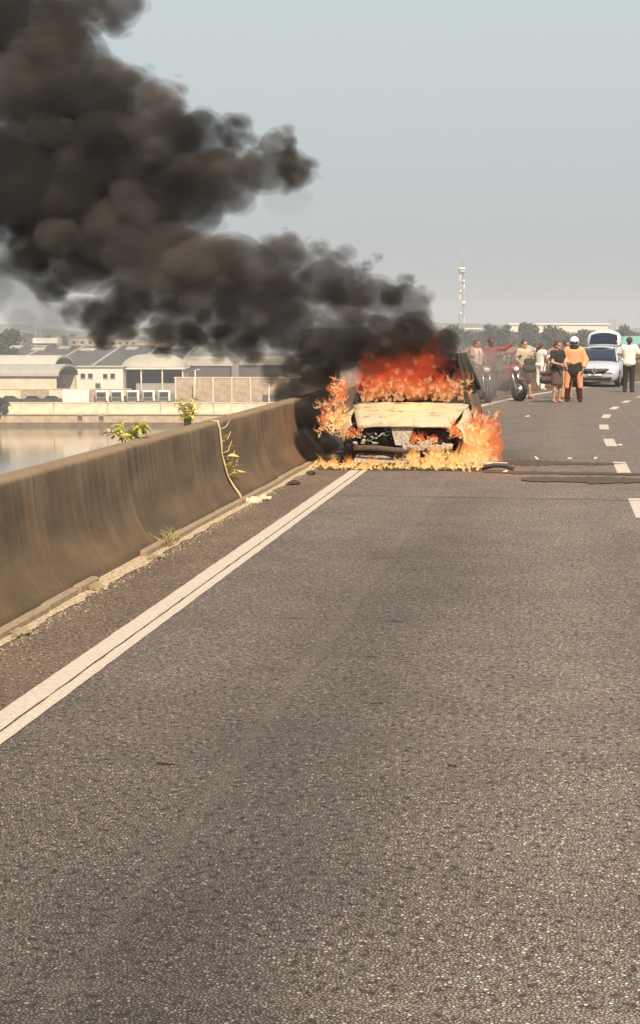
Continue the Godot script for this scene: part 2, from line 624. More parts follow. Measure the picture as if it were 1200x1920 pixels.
func barrier(s0: float, s1: float) -> ArrayMesh:
	# outline of the cross-section from the road side foot up over the top and down behind: [x, y]
	var prof := [[-3.25, -0.02], [-3.255, 0.065], [-3.275, 0.08], [-3.315, 0.13], [-3.36, 0.2], [-3.395, 0.28], [-3.42, 0.37], [-3.44, 0.48], [-3.455, 0.6], [-3.468, 0.72], [-3.474, 0.8], [-3.485, 0.825], [-3.51, 0.835], [-3.64, 0.835], [-3.665, 0.825], [-3.675, 0.8], [-3.7, 0.4], [-3.85, 0.1], [-3.9, -0.02]]
	var len := 0.0
	var v := [0.0]
	for i in prof.size() - 1:
		len += Vector2(prof[i][0], prof[i][1]).distance_to(Vector2(prof[i + 1][0], prof[i + 1][1]))
		v.append(len)
	var st := mb()
	st.set_smooth_group(1)
	var n := int(ceil((s1 - s0) / 0.75))
	var chip := noise(2.3, 77, 3)
	for k in n + 1:
		var s := lerpf(s0, s1, float(k) / n)
		for i in prof.size():
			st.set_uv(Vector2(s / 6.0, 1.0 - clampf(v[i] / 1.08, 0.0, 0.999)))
			var rough_ := 0.004 * chip.get_noise_2d(s * 4.0, i * 3.0)
			st.add_vertex(road(s, prof[i][0] + rough_, prof[i][1]))
	var c := prof.size()
	for k in n:
		for i in c - 1:
			var a := k * c + i
			for q in [a, a + 1, a + c + 1, a, a + c + 1, a + c]:
				st.add_index(q)
	for e in 2:   # end faces
		var o := (n + 1) * c if e == 0 else (n + 1) * c + c
		var s := s0 if e == 0 else s1
		st.set_smooth_group(2 + e)
		for i in c:
			st.set_uv(Vector2(0.3 + prof[i][0] * 0.1, 1.0 - clampf(prof[i][1], 0.02, 0.9)))
			st.add_vertex(road(s, prof[i][0], prof[i][1]))
		for i in c / 2:
			var j := c - 1 - i
			if j - 1 <= i:
				break
			for q in ([o + i, o + j, o + i + 1, o + i + 1, o + j, o + j - 1] if e == 0 else [o + i, o + i + 1, o + j, o + i + 1, o + j - 1, o + j]):
				st.add_index(q)
	st.generate_normals()
	return st.commit()


func build_barriers() -> void:
	var spans := [[-5.0, 1.3], [1.31, 16.29], [16.31, 22.6], [22.62, 37.6], [37.62, 52.6], [52.62, 67.6], [67.62, 82.6], [82.62, 97.6], [97.62, 120.0]]
	var labels := ["stretch of stained concrete barrier beside the camera, mostly left of the picture", "long stained brown concrete barrier in the left foreground, up to the plant-filled joint", "stained concrete barrier between the plant-filled joint and the burning car", "concrete barrier hidden behind the smoke, beside the burning car", "concrete barrier on the bend behind the red motorcycles", "concrete barrier on the bend behind the people and the silver car", "concrete barrier on the bend right of the silver car, behind the man in white", "distant concrete barrier round the bend", "farthest concrete barrier round the bend"]
	for i in spans.size():
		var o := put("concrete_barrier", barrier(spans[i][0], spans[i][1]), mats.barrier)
		tag(o, labels[i], "barrier", "concrete barriers along the left of the road")


# ------------------------------------------------------------------ smoke
func puff(parent: Node3D, c: Vector3, r: Vector3, m: FogMaterial) -> void:
	var f := FogVolume.new()
	f.shape = RenderingServer.FOG_VOLUME_SHAPE_ELLIPSOID
	f.size = r * 2.0
	f.material = m
	f.name = "smoke_puff" if parent.get_child_count() == 0 else "smoke_puff_%03d" % parent.get_child_count()
	parent.add_child(f)
	f.position = c
	f.rotation = Vector3(rng.randf_range(-0.5, 0.5), rng.randf() * TAU, rng.randf_range(-0.6, 0.6))


func any_way() -> Vector3:
	return Vector3(rng.randfn(), rng.randfn(), rng.randfn()).normalized()


func build_smoke() -> void:
	var at := Vector3(-2.0, 1.4, -22.5)
	var o := thing("smoke_plume", "thick black smoke plume rising from the burning car and drifting left across the sky", "smoke", at)
	var k := 0
	for q in LOBES:
		var b := Node3D.new()
		b.name = "smoke_billow" if k == 0 else "smoke_billow_%03d" % k
		o.add_child(b)
		b.position = Vector3(q[0], q[1], q[2]) - at
		k += 1
		var r: float = q[3]
		var tone: int = rng.randi() % 3
		if q[4] == 3:   # thin pale veil
			puff(b, Vector3.ZERO, Vector3(r * 1.6, r, r), mats.smoke_3_0)
			for i in 5:
				var rv := r * rng.randf_range(0.3, 0.6)
				puff(b, any_way() * Vector3(r * 1.2, r * 0.6, r * 0.6), Vector3(rv, rv * 0.7, rv), mats.smoke_3_0)
			continue
		if q[4] == 2:
			tone = 2
		var thick := 1 if q[4] == 2 else 0
		if q[4] == 1 and rng.randf() < 0.9:
			tone = 2
		puff(b, Vector3.ZERO, Vector3(r, r * 0.85, r) * 0.84, mats["smoke_%d_%d" % [tone, 1 + thick * 2]])
		puff(b, any_way() * r * 0.15, Vector3(r, r * 0.8, r) * 0.64, mats["smoke_%d_%d" % [tone, 2 + thick]])
		var n := int(clampf(r * 18.0, 6.0, 14.0))
		for i in n:
			var d := any_way()
			var rr := r * rng.randf_range(0.26, 0.52)
			var c := d * (r - rr * rng.randf_range(0.5, 1.0))
			var sh := Vector3(rr, rr * rng.randf_range(0.5, 0.8), rr * rng.randf_range(0.7, 1.0))
			var tn: int = tone if rng.randf() < 0.6 else rng.randi() % 3
			puff(b, c, sh, mats["smoke_%d_%d" % [tn, 1 if rr > 0.2 else 2]])
			puff(b, c + any_way() * rr * 0.12, sh * 0.66, mats["smoke_%d_%d" % [tn, 1 if rr > 0.3 else 2]])
		for i in n / 2:   # torn wisps at the rim
			var d := any_way()
			var rr := maxf(0.05, r * rng.randf_range(0.12, 0.24))
			puff(b, d * r * rng.randf_range(0.85, 1.0), Vector3(rr, rr * rng.randf_range(0.3, 0.55), rr * 0.8), mats["smoke_%d_%d" % [rng.randi() % 3, 1 if rr > 0.12 else 2]])


# ------------------------------------------------------------------ thin bent panels
# f(u, v) gives the outer face of a panel; it gets thickness th inwards (towards -n)
func panel(st: SurfaceTool, f: Callable, nu: int, nv: int, inward: Vector3, col := Color.WHITE) -> void:
	var t := PackedVector3Array()
	var p := []
	for i in nu + 1:
		var row := []
		for j in nv + 1:
			row.append(f.call(float(i) / nu, float(j) / nv))
		p.append(row)
	for i in nu:
		for j in nv:
			var a: Vector3 = p[i][j]; var b: Vector3 = p[i + 1][j]; var c: Vector3 = p[i + 1][j + 1]; var d: Vector3 = p[i][j + 1]
			quad_to(t, a, b, c, d)
			quad_to(t, a + inward, d + inward, c + inward, b + inward)
	for i in nu:
		quad_to(t, p[i][0] + inward, p[i + 1][0] + inward, p[i + 1][0], p[i][0])
		quad_to(t, p[i][nv], p[i + 1][nv], p[i + 1][nv] + inward, p[i][nv] + inward)
	for j in nv:
		quad_to(t, p[0][j], p[0][j + 1], p[0][j + 1] + inward, p[0][j] + inward)
		quad_to(t, p[nu][j] + inward, p[nu][j + 1] + inward, p[nu][j + 1], p[nu][j])
	solid(st, t, true, col)


func corners(a: Vector3, b: Vector3, c: Vector3, d: Vector3, bulge := Vector3.ZERO) -> Callable:
	return func(u: float, v: float) -> Vector3:
		return a.lerp(b, u).lerp(d.lerp(c, u), v) + bulge * (1.0 - pow(2.0 * u - 1.0, 2.0)) * (1.0 - 0.6 * pow(2.0 * v - 1.0, 2.0))


const SIDE := Basis(Vector3(0, 0, 1), Vector3(0, 1, 0), Vector3(1, 0, 0))   # polygon x runs along z, pushed along x


func wheel(o: Node3D, c: Vector3, r: float, w: float, tyre: Material, rim: Material, spokes := 5) -> void:
	var wn := Node3D.new()
	var n := 0
	while o.has_node("wheel" if n == 0 else "wheel_%03d" % n):
		n += 1
	wn.name = "wheel" if n == 0 else "wheel_%03d" % n
	o.add_child(wn)
	wn.position = c
	var st := mb()
	var h := w / 2
	lathe(st, Vector3.ZERO, Vector3.RIGHT, [[-h * 0.8, r * 0.62], [-h, r * 0.75], [-h * 0.95, r * 0.93], [-h * 0.7, r], [h * 0.7, r], [h * 0.95, r * 0.93], [h, r * 0.75], [h * 0.8, r * 0.62]], 20)
	part("tyre", st, tyre, wn)
	st = mb()
	var out := signf(c.x) if c.x != 0.0 else 1.0
	lathe(st, Vector3.ZERO, Vector3.RIGHT, [[-h * 0.85, r * 0.66], [-h * 0.6, r * 0.58], [h * 0.6, r * 0.58], [h * 0.85, r * 0.66]], 18)
	for k in spokes:
		var a := TAU * k / spokes
		cyl(st, Vector3(out * h * 0.86, 0, 0), Vector3(out * h * 0.8, cos(a) * r * 0.6, sin(a) * r * 0.6), r * 0.07, 5)
	part("rim", st, rim, wn)


# ------------------------------------------------------------------ the burning car
func char_picture() -> ImageTexture:
	var size := 512
	var a := noise(0.012, 41, 5)
	var b := noise(0.05, 42, 4)
	var d := PackedByteArray()
	d.resize(size * size * 3)
	for y in size:
		for x in size:
			var v := a.get_noise_2d(x * 0.8, y * 1.3) - 0.1 + 0.3 * b.get_noise_2d(x, y)
			var k := smoothstep(0.12, 0.52, v)
			var br := smoothstep(-0.15, 0.3, v) * 0.35
			var c := Color(0.98, 0.93, 0.74).lerp(Color(0.6, 0.42, 0.22), br).lerp(Color(0.14, 0.12, 0.1), k * 0.85)
			var i := (y * size + x) * 3
			d[i] = int(255 * pow(c.r, 1 / 2.2))
			d[i + 1] = int(255 * pow(c.g, 1 / 2.2))
			d[i + 2] = int(255 * pow(c.b, 1 / 2.2))
	return ImageTexture.create_from_image(Image.create_from_data(size, size, false, Image.FORMAT_RGB8, d))


func build_burning_car() -> void:
	var paint := mat("scorched_paint", lin(0.43, 0.39, 0.33), 0.65, 0.0, char_picture(), 0.55)
	var char_m := mat("charred_metal", lin(0.05, 0.044, 0.04), 0.85, 0.2, grain("char", 0.05, 0.2, 1.0), 2.0, 0.4)
	var ash := mat("ash_grey_metal", lin(0.56, 0.5, 0.41), 0.8, 0.1, grain("ash", 0.04, 0.25, 1.0), 2.0, 0.3)
	var rust := mat("burnt_steel", lin(0.17, 0.12, 0.085), 0.8, 0.3, grain("rust", 0.05, 0.3, 1.0), 2.0, 0.3)
	var tyre := mat("burnt_tyre", lin(0.02, 0.018, 0.017), 0.95)
	var o := thing("burning_car", "pale hatchback on fire with its bumper burnt away, beside the concrete barrier", "car", road(21.05, -1.93))
	var st := mb()
	# bonnet: rises from the nose to the windscreen, buckled by the heat
	var bk := noise(1.7, 5, 3)
	panel(st, func(u: float, v: float) -> Vector3:
		var w := lerpf(0.59, 0.78, pow(v, 0.8))
		var x := lerpf(-w, w, u)
		var z := lerpf(0.62, -0.42, v) - 0.04 * pow(absf(2 * u - 1), 2.5) * (1.0 - v)
		var y := lerpf(0.585, 0.81, pow(v, 0.75)) - 0.03 * pow(absf(2 * u - 1), 3.0) + 0.016 * bk.get_noise_2d(x * 2.0, z * 3.0) - 0.03 * pow(1.0 - v, 6.0)
		return Vector3(x, y, z), 18, 12, Vector3(0, -0.018, -0.008))
	part("bonnet", st, paint, o)
	# wings
	for s in [-1.0, 1.0]:
		st = mb()
		panel(st, func(u: float, v: float) -> Vector3:
			var z := lerpf(0.58, -0.72, u)
			var low := 0.24
			var dz := z / 0.36
			if absf(dz) < 1.0:
				low = 0.30 + 0.33 * sqrt(1.0 - dz * dz)
			if z > 0.36:
				low = 0.34
			var top := lerpf(0.575, 0.81, pow(clampf((0.62 - z) / 1.05, 0, 1), 0.75)) - 0.035
			var y := lerpf(low, maxf(top, low + 0.02), v)
			var x := 0.84 - 0.10 * pow(v, 3.0) - 0.07 * pow(clampf((z - 0.2) / 0.42, 0, 1), 2.0)
			return Vector3(x * s, y, z), 22, 5, Vector3(-0.02 * s, 0, 0))
		part("front_wing", st, paint, o)
	# the opened nose: slam panel, radiator support, blackened engine, lamp housings, beam
	st = mb()
	box(st, Vector3(0, 0.545, 0.56), Vector3(1.16, 0.03, 0.06), Basis.IDENTITY, 0.008)
	part("slam_panel", st, ash, o)
	st = mb()
	prism(st, [Vector2(-0.14, 0.24), Vector2(-0.075, 0), Vector2(0.075, 0), Vector2(0.16, 0.24)], -0.015, 0.015, Vector3(-0.03, 0.3, 0.575), Basis(Vector3.RIGHT, -0.1))
	part("centre_plate", st, ash, o)
	st = mb()
	for q in [[-0.42, 0.38, 0.22, 0.34, 0.26, 0.3], [-0.2, 0.42, 0.15, 0.2, 0.2, 0.3], [0.12, 0.4, 0.2, 0.34, 0.24, 0.34], [0.42, 0.36, 0.15, 0.3, 0.2, 0.3], [0.0, 0.3, -0.1, 1.1, 0.2, 0.5]]:
		box(st, Vector3(q[0], q[1], q[2]), Vector3(q[3], q[4], q[5]), Basis(Vector3(0.2, 1, 0.1).normalized(), rng.randf_range(-0.2, 0.2)), 0.03)
	for k in 6:
		lathe(st, Vector3(-0.5 + 0.13 * k, rng.randf_range(0.33, 0.46), 0.4), Vector3(rng.randf_range(-0.4, 0.4), 0.2, 1).normalized(), [[0, 0.05], [0.05, 0.055], [0.07, 0.03]], 9)
	for k in 9:
		var x := rng.randf_range(-0.55, 0.5)
		tube(st, [Vector3(x, 0.3, 0.42), Vector3(x + rng.randf_range(-0.1, 0.1), 0.4, 0.48), Vector3(x + rng.randf_range(-0.15, 0.15), 0.48, 0.42)], [0.016, 0.022, 0.014], 5)
	part("engine", st, char_m, o)
	st = mb()
	for k in 16:
		var p := Vector3(rng.randf_range(-0.6, -0.14), rng.randf_range(0.31, 0.5), rng.randf_range(0.46, 0.54))
		var q := p + Vector3(rng.randf_range(-0.12, 0.12), rng.randf_range(-0.05, 0.05), rng.randf_range(-0.02, 0.02))
		tube(st, [p, (p + q) * 0.5 + Vector3(0, rng.randf_range(-0.025, 0.025), 0.01), q], [0.006, rng.randf_range(0.008, 0.016), 0.004], 5)
	for k in 7:
		chunk(st, Vector3(rng.randf_range(-0.66, -0.42), rng.randf_range(0.32, 0.44), 0.52), Vector3(0.06, 0.03, 0.04) * rng.randf_range(0.6, 1.3))
	part("melted_grille", st, ash, o)
	for s in [-1.0, 1.0]:
		st = mb()
		var ring := []
		for k in 12:
			var a := TAU * k / 12
			ring.append(Vector3(s * 0.62 + cos(a) * 0.13, 0.5 + sin(a) * 0.075 * (1.0 + 0.35 * sin(a * 3.0 + s)) + s * 0.03 * cos(a), 0.47 - 0.02 * cos(a) * s))
		ring.append(ring[0])
		var rr := []
		rr.resize(13)
		rr.fill(0.009)
		tube(st, ring, rr, 6)
		part("headlamp_surround", st, char_m, o)
	st = mb()
	panel(st, func(u: float, v: float) -> Vector3: return Vector3(lerpf(-0.66, 0.62, u), lerpf(0.215, 0.285, v) + 0.012 * sin(u * 9.0), 0.64 - 0.13 * pow(2 * u - 1, 2.0)), 18, 2, Vector3(0, 0, -0.06))
	part("bumper_beam", st, rust, o)
	st = mb()
	for k in 14:
		var x := lerpf(0.02, 0.6, k / 13.0)
		box(st, Vector3(x, 0.285 + rng.randf_range(-0.02, 0.03), 0.62 - 0.1 * pow(x, 2.0)), Vector3(0.06, rng.randf_range(0.05, 0.11), 0.05), Basis(Vector3(0.3, 0.4, 1).normalized(), rng.randf_range(-0.5, 0.5)), 0.01)
	part("bumper_foam", st, ash, o)
	st = mb()
	box(st, Vector3(0.03, 0.16, 0.56), Vector3(0.09, 0.12, 0.05), Basis.IDENTITY, 0.01)
	box(st, Vector3(-0.3, 0.12, 0.4), Vector3(0.7, 0.02, 0.5), Basis(Vector3.RIGHT, 0.15), 0.005)
	part("undertray", st, ash, o)
	# cowl, windscreen frame, roof, pillars
	st = mb()
	box(st, Vector3(0, 0.775, -0.5), Vector3(1.5, 0.05, 0.16), Basis.IDENTITY, 0.01)
	part("cowl", st, char_m, o)
	st = mb()
	panel(st, func(u: float, v: float) -> Vector3: return Vector3(lerpf(-0.57, 0.57, u), 1.44 + 0.05 * (1.0 - pow(2 * u - 1, 2.0)) - 0.07 * pow(2 * v - 1, 4.0), lerpf(-1.15, -2.75, v)), 10, 10, Vector3(0, -0.025, 0))
	part("roof", st, rust, o)
	for s in [-1.0, 1.0]:
		st = mb()
		tube(st, [Vector3(s * 0.76, 0.78, -0.48), Vector3(s * 0.66, 1.18, -0.85), Vector3(s * 0.57, 1.43, -1.2)], [0.035, 0.03, 0.03], 6)
		part("windscreen_pillar", st, char_m, o)
		st = mb()
		tube(st, [Vector3(s * 0.78, 0.88, -1.75), Vector3(s * 0.57, 1.44, -1.8)], [0.045, 0.035], 6)
		part("door_pillar", st, char_m, o)
		st = mb()
		tube(st, [Vector3(s * 0.76, 0.9, -2.95), Vector3(s * 0.57, 1.42, -2.7)], [0.07, 0.05], 6)
		part("rear_pillar", st, char_m, o)
		for q in [[-0.75, -1.72, "front_door"], [-1.78, -2.75, "rear_door"]]:
			st = mb()
			var z0: float = q[0]
			var z1: float = q[1]
			panel(st, func(u: float, v: float) -> Vector3:
				var z := lerpf(z0, z1, u)
				var y := lerpf(0.2, 0.88, v)
				if z < -2.2:
					y = maxf(y, 0.3 + 0.33 * sqrt(maxf(0.0, 1.0 - pow((z + 2.48) / 0.36, 2.0))))
				return Vector3(s * (0.85 - 0.07 * pow(2 * v - 0.9, 2.0)), y, z), 10, 6, Vector3(-0.03 * s, 0, 0))
			part(q[2], st, rust, o)
		st = mb()
		panel(st, func(u: float, v: float) -> Vector3:
			var z := lerpf(-2.77, -3.2, u)
			return Vector3(s * (0.84 - 0.08 * u - 0.07 * pow(2 * v - 0.9, 2.0)), lerpf(0.3, 0.9, v), z), 5, 5, Vector3(-0.03 * s, 0, 0))
		part("rear_wing", st, rust, o)
	st = mb()
	panel(st, corners(Vector3(-0.74, 0.28, -3.22), Vector3(0.74, 0.28, -3.22), Vector3(0.6, 1.4, -2.78), Vector3(-0.6, 1.4, -2.78), Vector3(0, 0, -0.08)), 8, 6, Vector3(0, 0, 0.03))
	part("tailgate", st, rust, o)
	st = mb()
	box(st, Vector3(0, 0.2, -1.5), Vector3(1.55, 0.06, 3.2), Basis.IDENTITY, 0.02)
	box(st, Vector3(0, 0.48, -0.55), Vector3(1.5, 0.6, 0.05), Basis.IDENTITY, 0.01)
	part("floor_pan", st, char_m, o)
	for s in [-0.38, 0.38]:
		st = mb()
		box(st, Vector3(s, 0.42, -1.5), Vector3(0.46, 0.14, 0.48), Basis.IDENTITY, 0.04)
		box(st, Vector3(s, 0.75, -1.76), Vector3(0.44, 0.6, 0.1), Basis(Vector3.RIGHT, -0.25), 0.04)
		box(st, Vector3(s, 1.12, -1.86), Vector3(0.24, 0.16, 0.08), Basis(Vector3.RIGHT, -0.25), 0.03)
		part("seat", st, char_m, o)
	st = mb()
	var sw := []
	var swr := []
	for k in 15:
		sw.append(Vector3(-0.38 + 0.17 * cos(TAU * k / 14), 0.88 + 0.16 * sin(TAU * k / 14), -1.0 - 0.07 * sin(TAU * k / 14)))
		swr.append(0.014)
	tube(st, sw, swr, 5)
	cyl(st, Vector3(-0.38, 0.88, -1.0), Vector3(-0.38, 0.75, -0.6), 0.03, 6)
	part("steering_wheel", st, char_m, o)
	for w in [[-0.74, 0.0], [0.74, 0.0], [-0.74, -2.48], [0.74, -2.48]]:
		wheel(o, Vector3(w[0], 0.27, w[1]), 0.27, 0.17, tyre, rust)


# ------------------------------------------------------------------ flames
func tongue(st: SurfaceTool, base: Vector3, dir: Vector3, len_: float, r: float, pal: Array, alpha: float, curl := 0.25) -> void:
	var n := 9
	var sides := 6
	var ph := rng.randf() * TAU
	var ph2 := rng.randf() * TAU
	var fr := rng.randf_range(3.5, 8.0)
	var side := dir.cross(Vector3(0.3, 0.2, 0.9)).normalized()
	var up := dir.cross(side).normalized()
	var rows := []
	for k in n + 1:
		var t := float(k) / n
		var w := curl * len_ * t
		var c := base + dir * len_ * t + side * sin(ph + fr * t) * w + up * cos(ph2 + fr * 1.2 * t) * w * 0.7
		var rr := r * (0.35 + 0.65 * sin(PI * clampf(t * 1.4 + 0.18, 0, 1))) * pow(1.0 - t, 0.55) + 0.001
		rr *= 1.0 + 0.35 * sin(ph2 + t * 13.0)
		var col: Color = pal[0].lerp(pal[1], clampf(t * 2.0, 0, 1)).lerp(pal[2], clampf(t * 2.0 - 1.0, 0, 1))
		col.a = alpha * (1.0 - 0.75 * pow(t, 1.5)) * smoothstep(-0.15, 0.2, t)
		var row := []
		for i in sides:
			var a := TAU * i / sides + ph
			row.append([c + side * cos(a) * rr + up * sin(a) * rr * 0.55, col])
		rows.append(row)
	for k in n:
		for i in sides:
			var j := (i + 1) % sides
			for q in [[k, i], [k, j], [k + 1, j], [k, i], [k + 1, j], [k + 1, i]]:
				var v = rows[q[0]][q[1]]
				st.set_color(v[1])
				st.add_vertex(v[0])


# one fire: tongues that one can pick out as parts, the haze of small wisps joined
func fire(called: String, label: String, at: Vector3, spread: Vector3, big: int, small: int, len_: float, r: float, pal: Array, lean: Vector3, alpha := 0.8) -> Node3D:
	var o := thing(called, label, "fire", at)
	for k in big:
		var st := mb()
		var b := Vector3(rng.randf_range(-1, 1) * spread.x, rng.randf_range(-0.3, 1) * spread.y, rng.randf_range(-1, 1) * spread.z)
		var d := (Vector3.UP + lean + Vector3(rng.randf_range(-0.4, 0.4), 0, rng.randf_range(-0.3, 0.3))).normalized()
		tongue(st, b, d, len_ * rng.randf_range(0.6, 1.25), r * rng.randf_range(0.6, 1.3), pal, alpha * rng.randf_range(0.5, 1.0))
		part("flame_tongue", st, mats.flame, o)
	var st2 := mb()
	var hot := [pal[0].lerp(Color(1.0, 0.8, 0.42), 0.5), pal[1].lerp(Color(0.85, 0.42, 0.16), 0.5), pal[2].lerp(Color(0.66, 0.16, 0.05), 0.5)]
	for k in small:
		var b := Vector3(rng.randf_range(-1.1, 1.1) * spread.x, rng.randf_range(-0.4, 1.5) * spread.y, rng.randf_range(-1, 1) * spread.z)
		var d := (Vector3.UP * rng.randf_range(0.3, 1.0) + lean + Vector3(rng.randf_range(-0.9, 0.9), 0, rng.randf_range(-0.5, 0.5))).normalized()
		tongue(st2, b, d, len_ * rng.randf_range(0.2, 0.55), r * rng.randf_range(0.1, 0.28), hot, minf(0.8, alpha * 1.6), 0.45)
	stuff(part("flame_wisps", st2, mats.flame, o))
	return o


func fire_light(called: String, at: Vector3, e: float) -> void:
	var l := OmniLight3D.new()
	l.name = called
	l.light_color = Color(1.0, 0.62, 0.3)
	l.light_energy = e
	l.light_size = 0.3
	l.omni_range = 12.0
	l.omni_attenuation = 2.0
	l.shadow_enabled = true
	add_child(l)
	l.position = at


func build_fire() -> void:
	var m := StandardMaterial3D.new()
	m.resource_name = "flame"
	m.shading_mode = BaseMaterial3D.SHADING_MODE_UNSHADED
	m.transparency = BaseMaterial3D.TRANSPARENCY_ALPHA
	m.vertex_color_use_as_albedo = true
	m.cull_mode = BaseMaterial3D.CULL_DISABLED
	mats["flame"] = m
	var red := [Color(0.5, 0.07, 0.025), Color(0.4, 0.03, 0.012), Color(0.22, 0.014, 0.008)]
	var orange := [Color(0.64, 0.2, 0.06), Color(0.58, 0.09, 0.03), Color(0.36, 0.028, 0.012)]
	var gold := [Color(0.85, 0.56, 0.19), Color(0.74, 0.3, 0.075), Color(0.58, 0.095, 0.027)]
	var c := road(21.05, -1.93)
	fire("cabin_fire", "red and orange flames filling the windscreen opening above the bonnet", c + Vector3(0.02, 0.86, -0.75), Vector3(0.7, 0.16, 0.2), 50, 170, 0.34, 0.12, orange, Vector3(-0.1, 0, 0), 0.2)
	fire("roof_fire", "dark red flames licking up into the smoke over the car roof", c + Vector3(-0.16, 1.03, -0.62), Vector3(0.5, 0.3, 0.12), 80, 30, 0.46, 0.18, red, Vector3(-0.25, 0, 0), 0.1)
	fire("left_wing_fire", "curling orange flames around the wing nearest the barrier", c + Vector3(-1.0, 0.45, 0.0), Vector3(0.17, 0.26, 0.2), 18, 120, 0.3, 0.06, orange, Vector3(-0.1, 0, 0.1), 0.22)
	fire("left_wing_core_fire", "yellow core of the flames around the wing nearest the barrier", c + Vector3(-0.9, 0.5, 0.3), Vector3(0.12, 0.16, 0.1), 9, 60, 0.26, 0.05, gold, Vector3(-0.1, 0, 0.1), 0.4)
	fire("left_flame_column", "thin orange flame column rising beside the windscreen, nearest the barrier", c + Vector3(-0.92, 0.85, 0.0), Vector3(0.07, 0.2, 0.1), 12, 46, 0.3, 0.05, orange, Vector3(0.05, 0, 0), 0.4)
	fire("right_wing_fire", "bright yellow flames pouring from the wheel arch on the road side", c + Vector3(0.98, 0.16, 0.25), Vector3(0.18, 0.36, 0.25), 50, 150, 0.38, 0.09, orange, Vector3(0.12, 0, 0.05), 0.26)
	fire("right_wing_core_fire", "yellow-white core of the flames at the wheel arch on the road side", c + Vector3(0.92, 0.16, 0.45), Vector3(0.14, 0.26, 0.12), 24, 90, 0.32, 0.09, gold, Vector3(0.1, 0, 0.05), 0.4)
	fire("right_lamp_fire", "orange flames inside the burnt right headlamp opening", c + Vector3(0.67, 0.42, 0.45), Vector3(0.08, 0.1, 0.04), 14, 40, 0.18, 0.05, orange, Vector3.ZERO, 0.5)
	fire("engine_fire", "small orange flames in the open nose right of the centre plate", c + Vector3(0.24, 0.33, 0.5), Vector3(0.16, 0.05, 0.05), 12, 40, 0.15, 0.045, orange, Vector3.ZERO, 0.5)
	fire("left_lamp_fire", "small orange flames in the burnt left headlamp opening", c + Vector3(-0.66, 0.4, 0.42), Vector3(0.1, 0.07, 0.04), 9, 30, 0.16, 0.045, orange, Vector3.ZERO, 0.4)
	fire("road_fire", "low row of flames burning on the asphalt under the nose", c + Vector3(-0.05, 0.02, 0.75), Vector3(1.02, 0.04, 0.22), 60, 240, 0.15, 0.04, gold, Vector3(0.1, 0, 0), 0.55)
	fire("spreading_fire", "yellow and orange flames spreading low under the right half of the nose", c + Vector3(0.55, 0.06, 0.72), Vector3(0.42, 0.1, 0.14), 34, 90, 0.24, 0.07, gold, Vector3(0.15, 0, 0), 0.45)
	fire_light("cabin_fire_light", c + Vector3(0, 1.15, -0.3), 0.3)
	fire_light("right_wing_fire_light", c + Vector3(1.1, 0.45, 0.6), 0.45)
	fire_light("left_wing_fire_light", c + Vector3(-1.1, 0.5, 0.5), 0.12)


